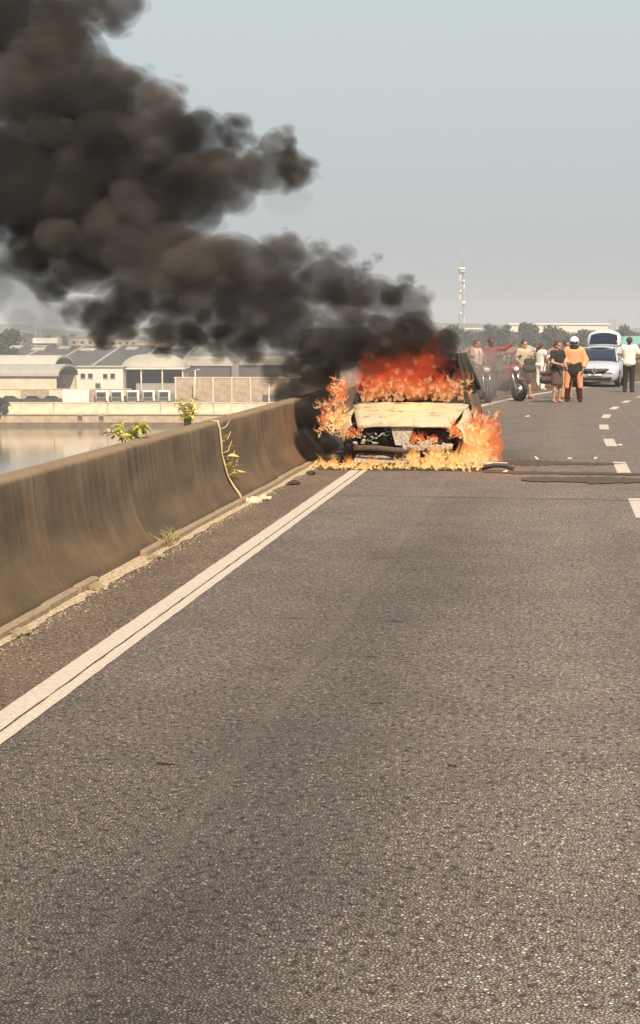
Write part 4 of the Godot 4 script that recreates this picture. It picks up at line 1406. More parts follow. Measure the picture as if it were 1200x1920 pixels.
# ------------------------------------------------------------------ the silver car with its tailgate up
func build_silver_car() -> void:
	var paint := mat("silver_paint", lin(0.52, 0.54, 0.59), 0.26, 0.35)
	paint.clearcoat_enabled = true
	paint.clearcoat = 0.7
	var black := mat("trim_black", lin(0.018, 0.018, 0.02), 0.5)
	var glass := mat("dark_glass", lin(0.012, 0.016, 0.035), 0.05)
	var chrome := mat("chrome", lin(0.8, 0.8, 0.8), 0.15, 0.9)
	var lamp := mat("lamp_glass", lin(0.85, 0.82, 0.78), 0.1)
	var tyre := mat("tyre_rubber", lin(0.02, 0.02, 0.02), 0.9)
	var at := road(61.5, -2.5)
	var o := thing("silver_car", "silver hatchback parked facing the camera with its tailgate raised", "car", at, -0.11)
	var st := mb()
	var rings := []
	for q in [[2.02, 0.33, 0.60, 0.54, 0.56, 0.62], [1.97, 0.24, 0.74, 0.68, 0.63, 0.70], [1.8, 0.2, 0.83, 0.76, 0.70, 0.79], [1.4, 0.2, 0.86, 0.79, 0.80, 0.89], [0.9, 0.2, 0.865, 0.8, 0.89, 0.98], [0.7, 0.2, 0.865, 0.8, 0.92, 1.0], [-1.5, 0.2, 0.865, 0.79, 0.94, 0.99], [-1.9, 0.24, 0.84, 0.77, 0.93, 0.97], [-2.08, 0.32, 0.76, 0.68, 0.86, 0.9]]:
		var half := [[q[2] * 0.6, q[1]], [q[2] * 0.95, q[1] + 0.08], [q[2], q[1] + 0.25], [q[2] * 0.99, lerpf(q[1], q[4], 0.75)], [q[3], q[4]], [q[3] * 0.7, lerpf(q[4], q[5], 0.75)], [0.0, q[5]]]
		var ring := []
		for p in half:
			ring.append(Vector3(p[0], p[1], q[0]))
		for k in range(5, -1, -1):
			ring.append(Vector3(-half[k][0], half[k][1], q[0]))
		rings.append(ring)
	loft(st, rings)
	part("body", st, paint, o)
	st = mb()
	panel(st, corners(Vector3(-0.72, 0.97, 0.92), Vector3(0.72, 0.97, 0.92), Vector3(0.56, 1.43, 0.1), Vector3(-0.56, 1.43, 0.1), Vector3(0, 0.01, 0.09)), 10, 5, Vector3(0, -0.01, -0.01))
	part("windscreen", st, glass, o)
	st = mb()
	panel(st, func(u: float, v: float) -> Vector3: return Vector3(lerpf(-0.575, 0.575, u), 1.455 + 0.055 * (1.0 - pow(2 * u - 1, 2.0)) - 0.03 * pow(2 * v - 1, 2.0), lerpf(0.1, -1.75, v)), 10, 8, Vector3(0, -0.03, 0))
	part("roof", st, paint, o)
	for s in [-1.0, 1.0]:
		for q in [[Vector3(0.745, 0.96, 0.93), Vector3(0.575, 1.44, 0.09), "front_pillar", 0.032], [Vector3(0.77, 0.94, -0.5), Vector3(0.575, 1.45, -0.55), "door_pillar", 0.04], [Vector3(0.75, 0.94, -1.8), Vector3(0.565, 1.44, -1.7), "rear_pillar", 0.07]]:
			st = mb()
			tube(st, [q[0] * Vector3(s, 1, 1), q[1] * Vector3(s, 1, 1)], [q[3], q[3]], 6)
			part(q[2], st, paint, o)
		st = mb()
		panel(st, corners(Vector3(s * 0.765, 0.95, 0.8), Vector3(s * 0.765, 0.95, -1.7), Vector3(s * 0.575, 1.43, -1.62), Vector3(s * 0.575, 1.43, 0.08)), 4, 3, Vector3(-0.01 * s, 0, 0))
		part("side_window", st, glass, o)
		st = mb()
		blob([[Vector3(s * 0.88, 1.0, 0.62), Vector3(s * 0.98, 1.01, 0.6), 0.06, 0.055]], 0.02, 0.02, st, Color.WHITE)
		box(st, Vector3(s * 0.84, 0.97, 0.62), Vector3(0.12, 0.03, 0.05))
		part("mirror", st, paint, o)
		st = mb()
		blob([[Vector3(s * 0.5, 0.66, 1.94), Vector3(s * 0.7, 0.69, 1.82), 0.075, 0.095]], 0.018, 0.02, st, Color.WHITE)
		part("headlight", st, lamp, o)
		st = mb()
		cyl(st, Vector3(s * 0.6, 0.38, 1.93), Vector3(s * 0.6, 0.38, 2.0), 0.045, 10)
		part("fog_lamp", st, black, o)
		for z in [1.27, -1.3]:
			st = mb()
			lathe(st, Vector3(s * 0.79, 0.3, z), Vector3.RIGHT, [[-0.078, 0.35], [0.078, 0.35]], 20, false)
			part("wheel_arch", st, black, o)
			wheel(o, Vector3(s * 0.79, 0.3, z), 0.3, 0.2, tyre, chrome)
	st = mb()
	panel(st, corners(Vector3(-0.34, 0.53, 2.05), Vector3(0.34, 0.53, 2.05), Vector3(0.56, 0.71, 2.03), Vector3(-0.56, 0.71, 2.03), Vector3(0, -0.03, 0.085)), 10, 2, Vector3(0, 0, -0.03))
	part("grille", st, black, o)
	st = mb()
	prism(st, [Vector2(0, -0.125), Vector2(0.095, 0), Vector2(0, 0.125), Vector2(-0.095, 0)], 0.0, 0.03, Vector3(0, 0.63, 2.13))
	var em := part("emblem", st, chrome, o)
	st = mb()
	prism(st, [Vector2(0, -0.06), Vector2(0.04, 0), Vector2(0, 0.06), Vector2(-0.04, 0)], 0.0, 0.003, Vector3(0, 0.63, 2.161))
	part("emblem_opening", st, black, em)
	st = mb()
	panel(st, corners(Vector3(-0.58, 0.27, 2.03), Vector3(0.58, 0.27, 2.03), Vector3(0.6, 0.4, 2.04), Vector3(-0.6, 0.4, 2.04), Vector3(0, 0, 0.04)), 10, 2, Vector3(0, 0, -0.05))
	part("lower_grille", st, black, o)
	st = mb()
	panel(st, corners(Vector3(-0.26, 0.42, 2.05), Vector3(0.26, 0.42, 2.05), Vector3(0.26, 0.52, 2.05), Vector3(-0.26, 0.52, 2.05), Vector3(0, 0, 0.03)), 4, 2, Vector3(0, 0, -0.02))
	part("number_plate", st, mat("plate_white", lin(0.75, 0.74, 0.72), 0.5), o)
	# tailgate, hinged on the roof's rear edge and raised
	st = mb()
	var hinge := Vector3(0, 1.5, -1.78)
	var tb := Basis(Vector3.RIGHT, -0.5)
	panel(st, func(u: float, v: float) -> Vector3:
		var x := 2 * u - 1
		return hinge + tb * Vector3(x * lerpf(0.6, 0.7, v) * (1.0 - 0.22 * pow(v, 4.0)), 0.02 + v * 0.74 - 0.14 * x * x * v, -0.10 + 0.09 * (1 - x * x) * 0.5), 12, 8, Vector3(0, 0, 0.04))
	var tg := part("tailgate", st, paint, o)
	st = mb()
	panel(st, func(u: float, v: float) -> Vector3:
		var x := 2 * u - 1
		var vv := lerpf(0.1, 0.74, v)
		return hinge + tb * Vector3(x * 0.56 * (1.0 - 0.1 * v), 0.02 + vv * 0.74 - 0.13 * x * x * vv, 0.0), 12, 5, Vector3(0, 0, 0.015))
	part("rear_window", st, glass, tg)


# ------------------------------------------------------------------ the town across the canal
func town_thing(called: String, label: String, category: String, r: float, up: float, f: float, turn := 0.0, group := "") -> Node3D:
	return thing(called, label, category, town(r, up, f), YAW + turn, group)


func simple(o: Node3D, called: String, c: Vector3, s: Vector3, m: Material, ch := 0.0, b := Basis.IDENTITY) -> MeshInstance3D:
	var st := mb()
	box(st, c, s, b, ch)
	return part(called, st, m, o)


# a window: a frame with a recessed dark pane; stands in the wall facing +z at z
func window(o: Node3D, x: float, y: float, z: float, w: float, h: float, frame: Material) -> void:
	var st := mb()
	for q in [[-w / 2, 0, 0.12, h], [w / 2, 0, 0.12, h], [0, -h / 2, w, 0.12], [0, h / 2, w, 0.12]]:
		box(st, Vector3(x + q[0], y + q[1], z), Vector3(q[2] + (0.002 if q[2] > 0.2 else 0.0), q[3], 0.16))
	var n := 0
	while o.has_node("window" if n == 0 else "window_%03d" % n):
		n += 1
	var win := part("window", st, frame, o)
	st = mb()
	box(st, Vector3(x, y, z - 0.03), Vector3(w - 0.1, h - 0.1, 0.08))
	part("pane", st, mats.far_glass, win)


# a barrel-roofed shed: length along x, depth along z; the right end is open and dark
func shed(label: String, r: float, f: float, turn: float, len_: float, depth: float, wall_h: float, rise: float, roof_m: Material, wall_m: Material) -> void:
	var o := town_thing("shed", label, "shed", r, -12.4, f, turn, "sheds across the canal")
	var st := mb()
	var arc := []
	var inner := []
	for k in 13:
		var a := PI * k / 12
		arc.append(Vector2(cos(a) * (depth / 2 + 0.5), wall_h + sin(a) * rise + 0.12))
		inner.append(Vector2(cos(a) * (depth / 2 + 0.3), wall_h + sin(a) * (rise - 0.25) - 0.08))
	inner.reverse()
	prism(st, arc + inner, -len_ / 2 - 0.6, len_ / 2 + 0.6, Vector3.ZERO, SIDE)
	part("roof", st, roof_m, o)
	simple(o, "front_wall", Vector3(0, wall_h / 2, depth / 2 - 0.15), Vector3(len_, wall_h, 0.3), wall_m)
	simple(o, "rear_wall", Vector3(0, wall_h / 2, -depth / 2 + 0.15), Vector3(len_, wall_h, 0.3), wall_m)
	st = mb()
	var gable := [Vector2(-depth / 2 + 0.32, 0), Vector2(depth / 2 - 0.32, 0)]
	for k in 13:
		var a := PI * k / 12
		gable.append(Vector2(cos(a) * (depth / 2 - 0.32), wall_h - 0.4 + sin(a) * (rise - 0.2)))
	prism(st, gable, len_ / 2 - 4.3, len_ / 2 - 4.0, Vector3.ZERO, SIDE)
	part("end_wall", st, mats.shade_grey, o)


func far_truck(first: bool) -> Node3D:
	var o := thing("truck", "white truck cab leftmost in the row parked behind the canal wall", "truck", Vector3.ZERO, 0.0, "white trucks parked behind the canal wall")
	simple(o, "cab", Vector3(0, 1.35, 0), Vector3(2.3, 2.1, 1.8), mats.truck_white, 0.12)
	simple(o, "windscreen", Vector3(-0.2, 1.62, 0.91), Vector3(1.75, 0.95, 0.05), mats.far_glass, 0.02)
	simple(o, "grille", Vector3(-0.2, 0.72, 0.91), Vector3(1.85, 0.75, 0.05), mats.shade_grey, 0.02)
	simple(o, "side_glass", Vector3(1.13, 1.62, 0.3), Vector3(0.06, 0.8, 0.8), mats.far_glass, 0.02)
	simple(o, "bumper", Vector3(-0.3, 0.36, 0.9), Vector3(1.6, 0.16, 0.2), mats.roof_grey, 0.04)
	simple(o, "load_bed", Vector3(0, 1.1, -3.2), Vector3(2.2, 0.3, 4.4), mats.shade_grey, 0.04)
	for x in [-0.9, 0.9]:
		for z in [0.2, -4.2]:
			var st := mb()
			lathe(st, Vector3(x, 0.42, z), Vector3.RIGHT, [[-0.14, 0.36], [-0.1, 0.42], [0.1, 0.42], [0.14, 0.36]], 12)
			part("wheel", st, mats.shade_grey, o)
	return o


func far_car() -> Node3D:
	var o := thing("parked_car", "dark car parked in front of the long pale wall, leftmost", "car", Vector3.ZERO, 0.0, "dark cars parked by the long pale wall")
	var st := mb()
	prism(st, [Vector2(-2.0, 0.25), Vector2(2.0, 0.25), Vector2(2.05, 0.75), Vector2(1.1, 0.9), Vector2(-1.9, 0.92), Vector2(-2.05, 0.7)], -0.82, 0.82)
	part("body", st, mats.car_dark, o)
	st = mb()
	prism(st, [Vector2(-1.7, 0.925), Vector2(1.0, 0.92), Vector2(0.35, 1.4), Vector2(-1.3, 1.42)], -0.7, 0.7)
	part("cabin", st, mats.far_glass, o)
	for x in [-1.25, 1.3]:
		for z in [-0.75, 0.75]:
			st = mb()
			lathe(st, Vector3(x, 0.3, z), Vector3.BACK, [[-0.1, 0.26], [-0.07, 0.3], [0.07, 0.3], [0.1, 0.26]], 12)
			part("wheel", st, mats.shade_grey, o)
	return o


func build_town() -> void:
	mat("quay", lin(0.8, 0.66, 0.48), 0.9, 0.0, grain("quay", 0.015, 0.6, 1.0), 0.12)
	mat("quay_wet", lin(0.2, 0.14, 0.085), 0.8, 0.0, grain("quay_wet", 0.02, 0.4, 1.0), 0.1)
	mat("quay_low", lin(0.55, 0.43, 0.3), 0.9, 0.0, grain("quay_low", 0.015, 0.5, 1.0), 0.12)
	mat("plaster", lin(0.74, 0.62, 0.47), 0.9, 0.0, grain("plaster", 0.015, 0.7, 1.0), 0.1)
	mat("plaster_pink", lin(0.5, 0.38, 0.28), 0.9, 0.0, grain("plaster_pink", 0.02, 0.5, 1.0), 0.14)
	mat("plaster_white", lin(0.72, 0.67, 0.58), 0.8, 0.0, grain("plaster_white", 0.015, 0.8, 1.0), 0.1)
	mat("roof_grey", lin(0.34, 0.31, 0.28), 0.7, 0.0, grain("roof_grey", 0.02, 0.75, 1.0), 0.1)
	mat("roof_pale", lin(0.46, 0.42, 0.36), 0.7, 0.0, grain("roof_pale", 0.02, 0.75, 1.0), 0.1)
	mat("roof_dark", lin(0.075, 0.065, 0.056), 0.8, 0.0, grain("roof_dark", 0.02, 0.55, 1.0), 0.1)
	mat("roof_white", lin(0.42, 0.38, 0.32), 0.6, 0.0, grain("roof_white", 0.03, 0.7, 1.0), 0.12)
	mat("shade_grey", lin(0.07, 0.065, 0.06), 0.8)
	mat("far_glass", lin(0.03, 0.035, 0.04), 0.1)
	mat("truck_white", lin(0.74, 0.7, 0.63), 0.5)
	mat("car_dark", lin(0.05, 0.05, 0.055), 0.4)
	mat("brick_red", lin(0.4, 0.17, 0.12), 0.9, 0.0, grain("brick", 0.03, 0.6, 1.0), 0.2)
	mat("teal", lin(0.16, 0.42, 0.38), 0.7)
	# quay: wet lower wall with drain mouths, ledge, pale parapet of cast panels
	var o := town_thing("canal_wall", "stained lower canal wall with two square drain mouths, along the water", "wall", -30, -16.5, 300)
	simple(o, "lower_wall", Vector3(0, 1.45, -0.6), Vector3(140, 1.5, 1.2), mats.quay_low)
	simple(o, "wet_foot", Vector3(0, 0.35, -0.5), Vector3(140, 0.7, 1.4), mats.quay_wet)
	simple(o, "ledge", Vector3(0, 2.3, -0.5), Vector3(140, 0.2, 1.5), mats.quay)
	for x in [-15.0, -11.0]:
		var st := mb()
		for q in [[-0.5, 0, 0.12, 1.0], [0.5, 0, 0.12, 1.0], [0, 0.5, 1.1, 0.12], [0, -0.5, 1.1, 0.12]]:
			box(st, Vector3(x + q[0], 1.5 + q[1], 0.06), Vector3(q[2], q[3], 0.14))
		var dm := part("drain_mouth", st, mats.quay_low, o)
		simple(dm, "opening", Vector3(x, 1.5, 0.02), Vector3(0.9, 0.9, 0.06), mats.shade_grey)
	o = town_thing("canal_parapet", "pale concrete parapet of long panels on top of the canal wall", "wall", -30, -14.1, 301)
	for k in 14:
		simple(o, "panel", Vector3(-65 + k * 10.0, 0.95 + 0.02 * (k % 3), 0.01 * (k % 2)), Vector3(9.9, 1.9, 0.4), mats.quay if k % 3 else mats.plaster, 0.03)
	simple(o, "coping", Vector3(0, 1.97, 0), Vector3(140, 0.12, 0.6), mats.plaster)
	# long pale wall
	o = town_thing("yard_wall", "long low pale wall behind the parked cars, left", "wall", -52, -12.4, 307)
	for k in 6:
		simple(o, "wall_panel", Vector3(-13.2 + k * 5.3, 1.25, 0), Vector3(5.25, 2.5 + 0.05 * (k % 2), 0.3), mats.plaster if k % 2 else mats.plaster_pink, 0.03)
	simple(o, "coping", Vector3(0, 2.6, 0), Vector3(32, 0.12, 0.5), mats.quay)
	# pinkish wall to the right, with pilasters
	o = town_thing("factory_wall", "tall pinkish stained wall with pilasters, above the canal left of the smoke", "wall", -12, -12.4, 309)
	for k in 9:
		simple(o, "wall_panel", Vector3(-14.0 + k * 3.6, 2.3, 0), Vector3(3.58, 4.6 + 0.06 * (k % 2), 0.3), mats.plaster_pink, 0.03)
		simple(o, "pilaster", Vector3(-15.8 + k * 3.6, 2.35, 0.25), Vector3(0.3, 4.7, 0.3), mats.plaster, 0.03)
	for q in [[2.6, 3.4], [6.6, 1.8]]:
		simple(o, "opening", Vector3(q[0], 0.75, 0.16), Vector3(q[1], 1.3, 0.06), mats.shade_grey)
	simple(o, "coping", Vector3(0.4, 4.75, 0), Vector3(33, 0.14, 0.5), mats.quay)
	# parked things behind the parapet
	var tr := far_truck(true)
	tr.position = town(-41.4, -12.35, 304)
	tr.rotation.y = YAW + 0.25
	var ord := ["second white truck cab from the left in the row behind the canal wall", "middle white truck cab in the row behind the canal wall", "fourth white truck cab from the left, behind the canal wall", "rightmost white truck cab in the row, next to the pinkish wall"]
	for k in 4:
		copy_of(tr, town(-41.4 + 2.9 * (k + 1), -12.35, 304 + 0.3 * k), YAW + 0.25 + 0.05 * k, ord[k])
	var fc := far_car()
	fc.position = town(-58.5, -12.4, 304.5)
	fc.rotation.y = YAW
	copy_of(fc, town(-54.2, -12.4, 304.5), YAW + 0.05, "dark car parked in front of the long pale wall, middle of three")
	copy_of(fc, town(-50.6, -12.4, 304.8), YAW, "dark car parked in front of the long pale wall, next to the white container")
	o = town_thing("container", "white box container standing behind the canal parapet, left of the trucks", "container", -46.2, -12.4, 304)
	simple(o, "box", Vector3(0, 1.3, 0), Vector3(5.0, 2.5, 2.3), mats.truck_white, 0.04)
	for k in 9:
		simple(o, "rib", Vector3(-2.2 + k * 0.55, 1.3, 1.16), Vector3(0.14, 2.2, 0.06), mats.truck_white)
	for q in [[-23.8, 6.2, "slim pale lamp pole rising in front of the pinkish wall"], [-41.5, 5.4, "slim pole standing between the white building and the trucks"]]:
		o = town_thing("lamp_pole", q[2], "pole", q[0], -12.4, 306)
		var st := mb()
		tube(st, [Vector3.ZERO, Vector3(0, q[1], 0)], [0.14, 0.09], 8)
		part("shaft", st, mats.plaster_white, o)
		st = mb()
		tube(st, [Vector3(0, q[1] - 0.05, 0), Vector3(0.5, q[1] + 0.15, 0.1)], [0.06, 0.06], 6)
		box(st, Vector3(0.7, q[1] + 0.15, 0.1), Vector3(0.5, 0.12, 0.25), Basis.IDENTITY, 0.03)
		part("lamp_arm", st, mats.plaster_white, o)
	# sheds
	shed("long shed with grey barrel roof and dark open end, behind the yard wall", -61.5, 336, -0.12, 17, 14, 4.3, 2.3, mats.roof_grey, mats.plaster)
	shed("paler barrel-roofed shed behind the grey one, far left", -66, 356, -0.12, 18, 14, 5.6, 2.5, mats.roof_pale, mats.plaster)
	# white two-storey annex
	o = town_thing("annex_building", "pale annex with small dark windows between the shed and the white-roofed warehouse", "building", -47.5, -12.4, 346)
	simple(o, "wall", Vector3(0, 2.9, -3), Vector3(10, 5.8, 6), mats.plaster_white, 0.05)
	simple(o, "roof", Vector3(0, 5.9, -3), Vector3(10.6, 0.2, 6.6), mats.roof_pale)
	for x in [-3.6, -2.0, 1.2, 2.8]:
		window(o, x, 3.9, 0.02, 1.1, 1.2, mats.plaster)
	simple(o, "door", Vector3(-0.4, 1.2, 0.02), Vector3(1.1, 2.3, 0.1), mats.shade_grey)
	# warehouse with the pale hipped dome roof
	o = town_thing("warehouse", "warehouse with pale domed roof and dark open front, right of the annex", "warehouse", -36.8, -12.4, 350)
	var st2 := mb()
	var rings := []
	for k in 9:
		var t := k / 8.0
		var ring := []
		for i in 28:
			var a := TAU * i / 28
			var sq := pow(pow(absf(cos(a)), 4.0) + pow(absf(sin(a)), 4.0), -0.25)
			ring.append(Vector3(cos(a) * sq * lerpf(7.2, 2.2, pow(t, 1.6)), 5.45 + 3.0 * sin(t * PI / 2), -7 + sin(a) * sq * lerpf(7.2, 1.6, pow(t, 1.4))))
		rings.append(ring)
	loft(st2, rings)
	part("roof", st2, mats.roof_white, o)
	simple(o, "eaves_band", Vector3(0, 5.4, -7), Vector3(14.6, 0.3, 14.6), mats.plaster_white)
	simple(o, "rear_wall", Vector3(0, 2.6, -12.5), Vector3(14, 5.2, 0.3), mats.shade_grey)
	for x in [-6.9, 6.9]:
		simple(o, "side_wall", Vector3(x, 2.6, -7), Vector3(0.3, 5.2, 13.0), mats.plaster if x < 0 else mats.roof_grey)
	for x in [-6.85, -2.2, 2.4, 6.85]:
		simple(o, "post", Vector3(x, 2.6, -0.2), Vector3(0.3, 5.2, 0.3), mats.plaster)
	simple(o, "front_screen", Vector3(1.6, 1.1, -0.6), Vector3(10.0, 2.2, 0.2), mats.roof_grey)
	# big dark-roofed factory
	o = town_thing("factory", "large low factory with dark roof and pale rooflights, behind the sheds", "factory", -58, -12.4, 372)
	var slope := atan2(4.3, 60.0)
	var rb := Basis(Vector3.RIGHT, slope)
	for k in 5:
		simple(o, "roof_bay", Vector3(-20 + k * 10.0, 7.05 + 0.15 * (k % 2), -30), Vector3(9.8, 0.35, 60), mats.roof_dark, 0.0, rb)
		simple(o, "ridge_cap", Vector3(-15.1 + k * 10.0, 7.35, -30), Vector3(0.7, 0.3, 60), mats.roof_grey, 0.0, rb)
	for q in [[-22, -52, 3.0], [-15, -46, 3.4], [-9, -50, 3.0], [-2, -44, 3.8], [3, -55, 4.0], [9, -48, 3.0], [16, -54, 3.6], [21, -50, 3.4]]:
		var c := Vector3(q[0], 7.62, -30) + rb * Vector3(0, 0, q[1] + 30.0)
		simple(o, "rooflight", c, Vector3(q[2], 0.5, 5.0), mats.roof_white, 0.05, rb)
	simple(o, "front_wall", Vector3(0, 2.35, 0.2), Vector3(50, 4.7, 0.3), mats.plaster_pink)
	# small white block on the left horizon
	o = town_thing("white_building", "small white flat-roofed building standing clear on the left skyline", "building", -76, -12.4, 445)
	simple(o, "wall", Vector3(-0.6, 5.0, -3), Vector3(5.0, 10.0, 6), mats.plaster_white, 0.05)
	simple(o, "parapet", Vector3(0.1, 10.7, -3), Vector3(7.0, 1.5, 7), mats.truck_white, 0.05)
	for x in [-2.0, 0.0, 1.2]:
		window(o, x, 8.4, 0.05, 0.9, 1.3, mats.roof_grey)
	# pale roofs under the smoke
	var lb := ["pale-roofed hall right of the domed warehouse, half lost in smoke", "second pale-roofed hall under the smoke, above the pinkish wall"]
	for k in 2:
		o = town_thing("hall", lb[k], "building", -27.5 + 13.5 * k, -12.4, 385 + 6 * k)
		simple(o, "wall", Vector3(0, 2.6, -5), Vector3(11.5, 5.2, 10), mats.shade_grey)
		var st := mb()
		prism(st, [Vector2(-6.2, 5.2), Vector2(6.2, 5.2), Vector2(4.6, 7.2), Vector2(-4.6, 7.2)], -10.3, 0.3)
		part("roof", st, mats.roof_pale, o)
	# far blocks behind the factory
	var fb := [[-93, 640, 14, 10.5, "first brownish far block behind the factory, next to the white building"], [-80, 655, 12, 10.0, "second brownish far block behind the factory roof"], [-66, 630, 13, 9.0, "third brownish far block, at the edge of the smoke"]]
	for q in fb:
		o = town_thing("far_block", q[4], "building", q[0], -12.4, q[1], 0.0, "brownish blocks behind the factory")
		simple(o, "wall", Vector3(0, q[3] / 2, -5), Vector3(q[2], q[3], 10), mats.plaster_pink, 0.05)
		simple(o, "roof", Vector3(0, q[3] + 0.15, -5), Vector3(q[2] + 0.6, 0.3, 10.6), mats.roof_grey)
		for i in 4:
			for j in 2:
				window(o, (i - 1.5) * q[2] / 4.4, q[3] - 2.0 - j * 3.0, 0.03, 1.5, 1.4, mats.plaster)
	# houses beyond the bend
	var hs := [[35.0, 372, 5.5, 9.8, "plaster_pink"], [40.5, 386, 4.6, 9.2, "plaster_white"], [45.2, 380, 4.8, 9.6, "brick_red"], [50.5, 392, 5.2, 9.9, "plaster"], [56.0, 384, 4.6, 9.4, "plaster_white"], [30.0, 390, 5.0, 9.6, "brick_red"]]
	var hl := ["pink house second from the left beyond the bend, above the motorcycles", "white-walled house between the pink and the brick house beyond the bend", "brick-red house in the middle of the row beyond the bend", "cream house right of the brick-red one beyond the bend", "white-walled house at the right end of the row beyond the bend", "brick-red house at the left end of the row, nearest the smoke"]
	for k in hs.size():
		var q: Array = hs[k]
		o = town_thing("house", hl[k], "house", q[0], -12.4, q[1], rng.randf_range(-0.3, 0.3), "houses beyond the bend")
		simple(o, "wall", Vector3(0, q[3] / 2 - 0.6, -3), Vector3(q[2], q[3] - 1.2, 6), mats[q[4]], 0.03)
		var st := mb()
		prism(st, [Vector2(-q[2] / 2 - 0.3, 0), Vector2(q[2] / 2 + 0.3, 0), Vector2(0, 1.3)], -6.3, 0.3, Vector3(0, q[3] - 1.19, 0))
		part("roof", st, mats.brick_red if k % 2 == 0 else mats.roof_pale, o)
		for i in 2:
			for j in 2:
				window(o, (i - 0.5) * q[2] * 0.45, q[3] - 2.6 - j * 2.9, 0.03, 1.0, 1.2, mats.plaster_white)
	# long white halls on the right skyline
	for q in [[104.5, 705, 43.0, 15.6, "long low white hall with a straight roofline on the right skyline"], [64.0, 720, 16.0, 13.6, "short pale hall on the skyline beside the communications tower"]]:
		o = town_thing("white_hall", q[4], "building", q[0], -12.4, q[1])
		simple(o, "wall", Vector3(0, q[3] / 2, -8), Vector3(q[2], q[3], 16), mats.plaster_white, 0.05)
		simple(o, "roof_edge", Vector3(0, q[3] + 0.3, -8), Vector3(q[2] + 1.0, 0.6, 17), mats.truck_white, 0.05)
	o = town_thing("teal_building", "teal-roofed building at the right edge, behind the man in white", "building", 67, -12.4, 332)
	simple(o, "wall", Vector3(0, 5.4, -4), Vector3(10, 10.8, 8), mats.plaster_pink, 0.05)
	var st3 := mb()
	prism(st3, [Vector2(-5.5, 0), Vector2(5.5, 0), Vector2(4.0, 1.7), Vector2(-4.0, 1.7)], -8.4, 0.4, Vector3(0, 10.81, 0))
	part("roof", st3, mats.teal, o)
	o = town_thing("red_building", "low brick-red building at the right edge, below the teal roof", "building", 45.5, -12.4, 222)
	simple(o, "wall", Vector3(0, 4.6, -3), Vector3(9, 9.2, 6), mats.brick_red, 0.04)
	simple(o, "roof", Vector3(0, 9.3, -3), Vector3(9.6, 0.2, 6.6), mats.roof_pale)
	for x in [-3.0, -1.0, 1.0, 3.0]:
		window(o, x, 7.4, 0.03, 1.0, 1.1, mats.plaster)
	build_towers()


func lattice(st: SurfaceTool, h0: float, h1: float, w0: float, w1: float, bays: int, r: float) -> void:
	for k in 4:
		var a := Vector2(1 if k in [0, 1] else -1, 1 if k in [1, 2] else -1) * 0.5
		var b := Vector2(1 if (k + 1) % 4 in [0, 1] else -1, 1 if (k + 1) % 4 in [1, 2] else -1) * 0.5
		cyl(st, Vector3(a.x * w0, h0, a.y * w0), Vector3(a.x * w1, h1, a.y * w1), r, 5)
		for i in bays:
			var t0 := float(i) / bays
			var t1 := float(i + 1) / bays
			var wa := lerpf(w0, w1, t0)
			var wb := lerpf(w0, w1, t1)
			cyl(st, Vector3(a.x * wa, lerpf(h0, h1, t0), a.y * wa), Vector3(b.x * wb, lerpf(h0, h1, t1), b.y * wb), r * 0.6, 4)
			cyl(st, Vector3(a.x * wb, lerpf(h0, h1, t1), a.y * wb), Vector3(b.x * wb, lerpf(h0, h1, t1), b.y * wb), r * 0.6, 4)


func build_towers() -> void:
	var grey := mat("mast_grey", lin(0.4, 0.39, 0.38), 0.6, 0.3)
	var o := town_thing("communications_tower", "slender lattice communications tower with a round platform near its top", "tower", 42.2, -12.4, 480)
	var st := mb()
	lattice(st, 0, 30.5, 1.9, 0.9, 18, 0.09)
	part("mast", st, grey, o)
	st = mb()
	lathe(st, Vector3(0, 30.3, 0), Vector3.UP, [[0, 0.6], [0.25, 1.0], [0.9, 1.15], [1.2, 1.1], [1.7, 0.8], [1.8, 0.4]], 16)
	part("platform", st, mats.truck_white, o)
	st = mb()
	lathe(st, Vector3(0, 31.25, 0), Vector3.UP, [[0, 1.16], [0.3, 1.17]], 16)
	part("platform_band", st, mats.shade_grey, o)
	st = mb()
	tube(st, [Vector3(0, 32.3, 0), Vector3(0, 35.0, 0), Vector3(0, 39.0, 0)], [0.16, 0.1, 0.04], 6)
	part("spire", st, grey, o)
	for q in [[28.0, 0.45, 0.4], [25.0, -0.45, 0.35], [21.6, 0.5, 0.6], [18.5, -0.4, 0.35]]:
		st = mb()
		lathe(st, Vector3(q[1], q[0], 0.7), Vector3.BACK, [[0, q[2] * 0.2], [0.2, q[2] * 0.7], [0.34, q[2]], [0.38, q[2]]], 12)
		part("dish_antenna", st, mats.truck_white, o)
	for q in [[29.0, -0.55], [26.5, 0.55], [23.5, -0.6], [16.5, 0.7]]:
		simple(o, "panel_antenna", Vector3(q[1], q[0], 0.62), Vector3(0.35, 1.8, 0.2), mats.truck_white, 0.04)
	for q in [[-112, 640, "faint far pylon on the left skyline"], [146, 800, "faint far pylon on the right skyline, above the silver car"]]:
		o = town_thing("power_pylon", q[2], "pylon", q[0], -12.4, q[1])
		st = mb()
		lattice(st, 0, 20, 4.0, 0.8, 8, 0.14)
		part("mast", st, grey, o)
		st = mb()
		for y in [15.0, 17.5]:
			cyl(st, Vector3(-3.4, y, 0), Vector3(3.4, y, 0), 0.14, 5)
			cyl(st, Vector3(-3.4, y, 0), Vector3(0, y + 1.4, 0), 0.1, 4)
			cyl(st, Vector3(3.4, y, 0), Vector3(0, y + 1.4, 0), 0.1, 4)
		part("crossarm", st, grey, o)


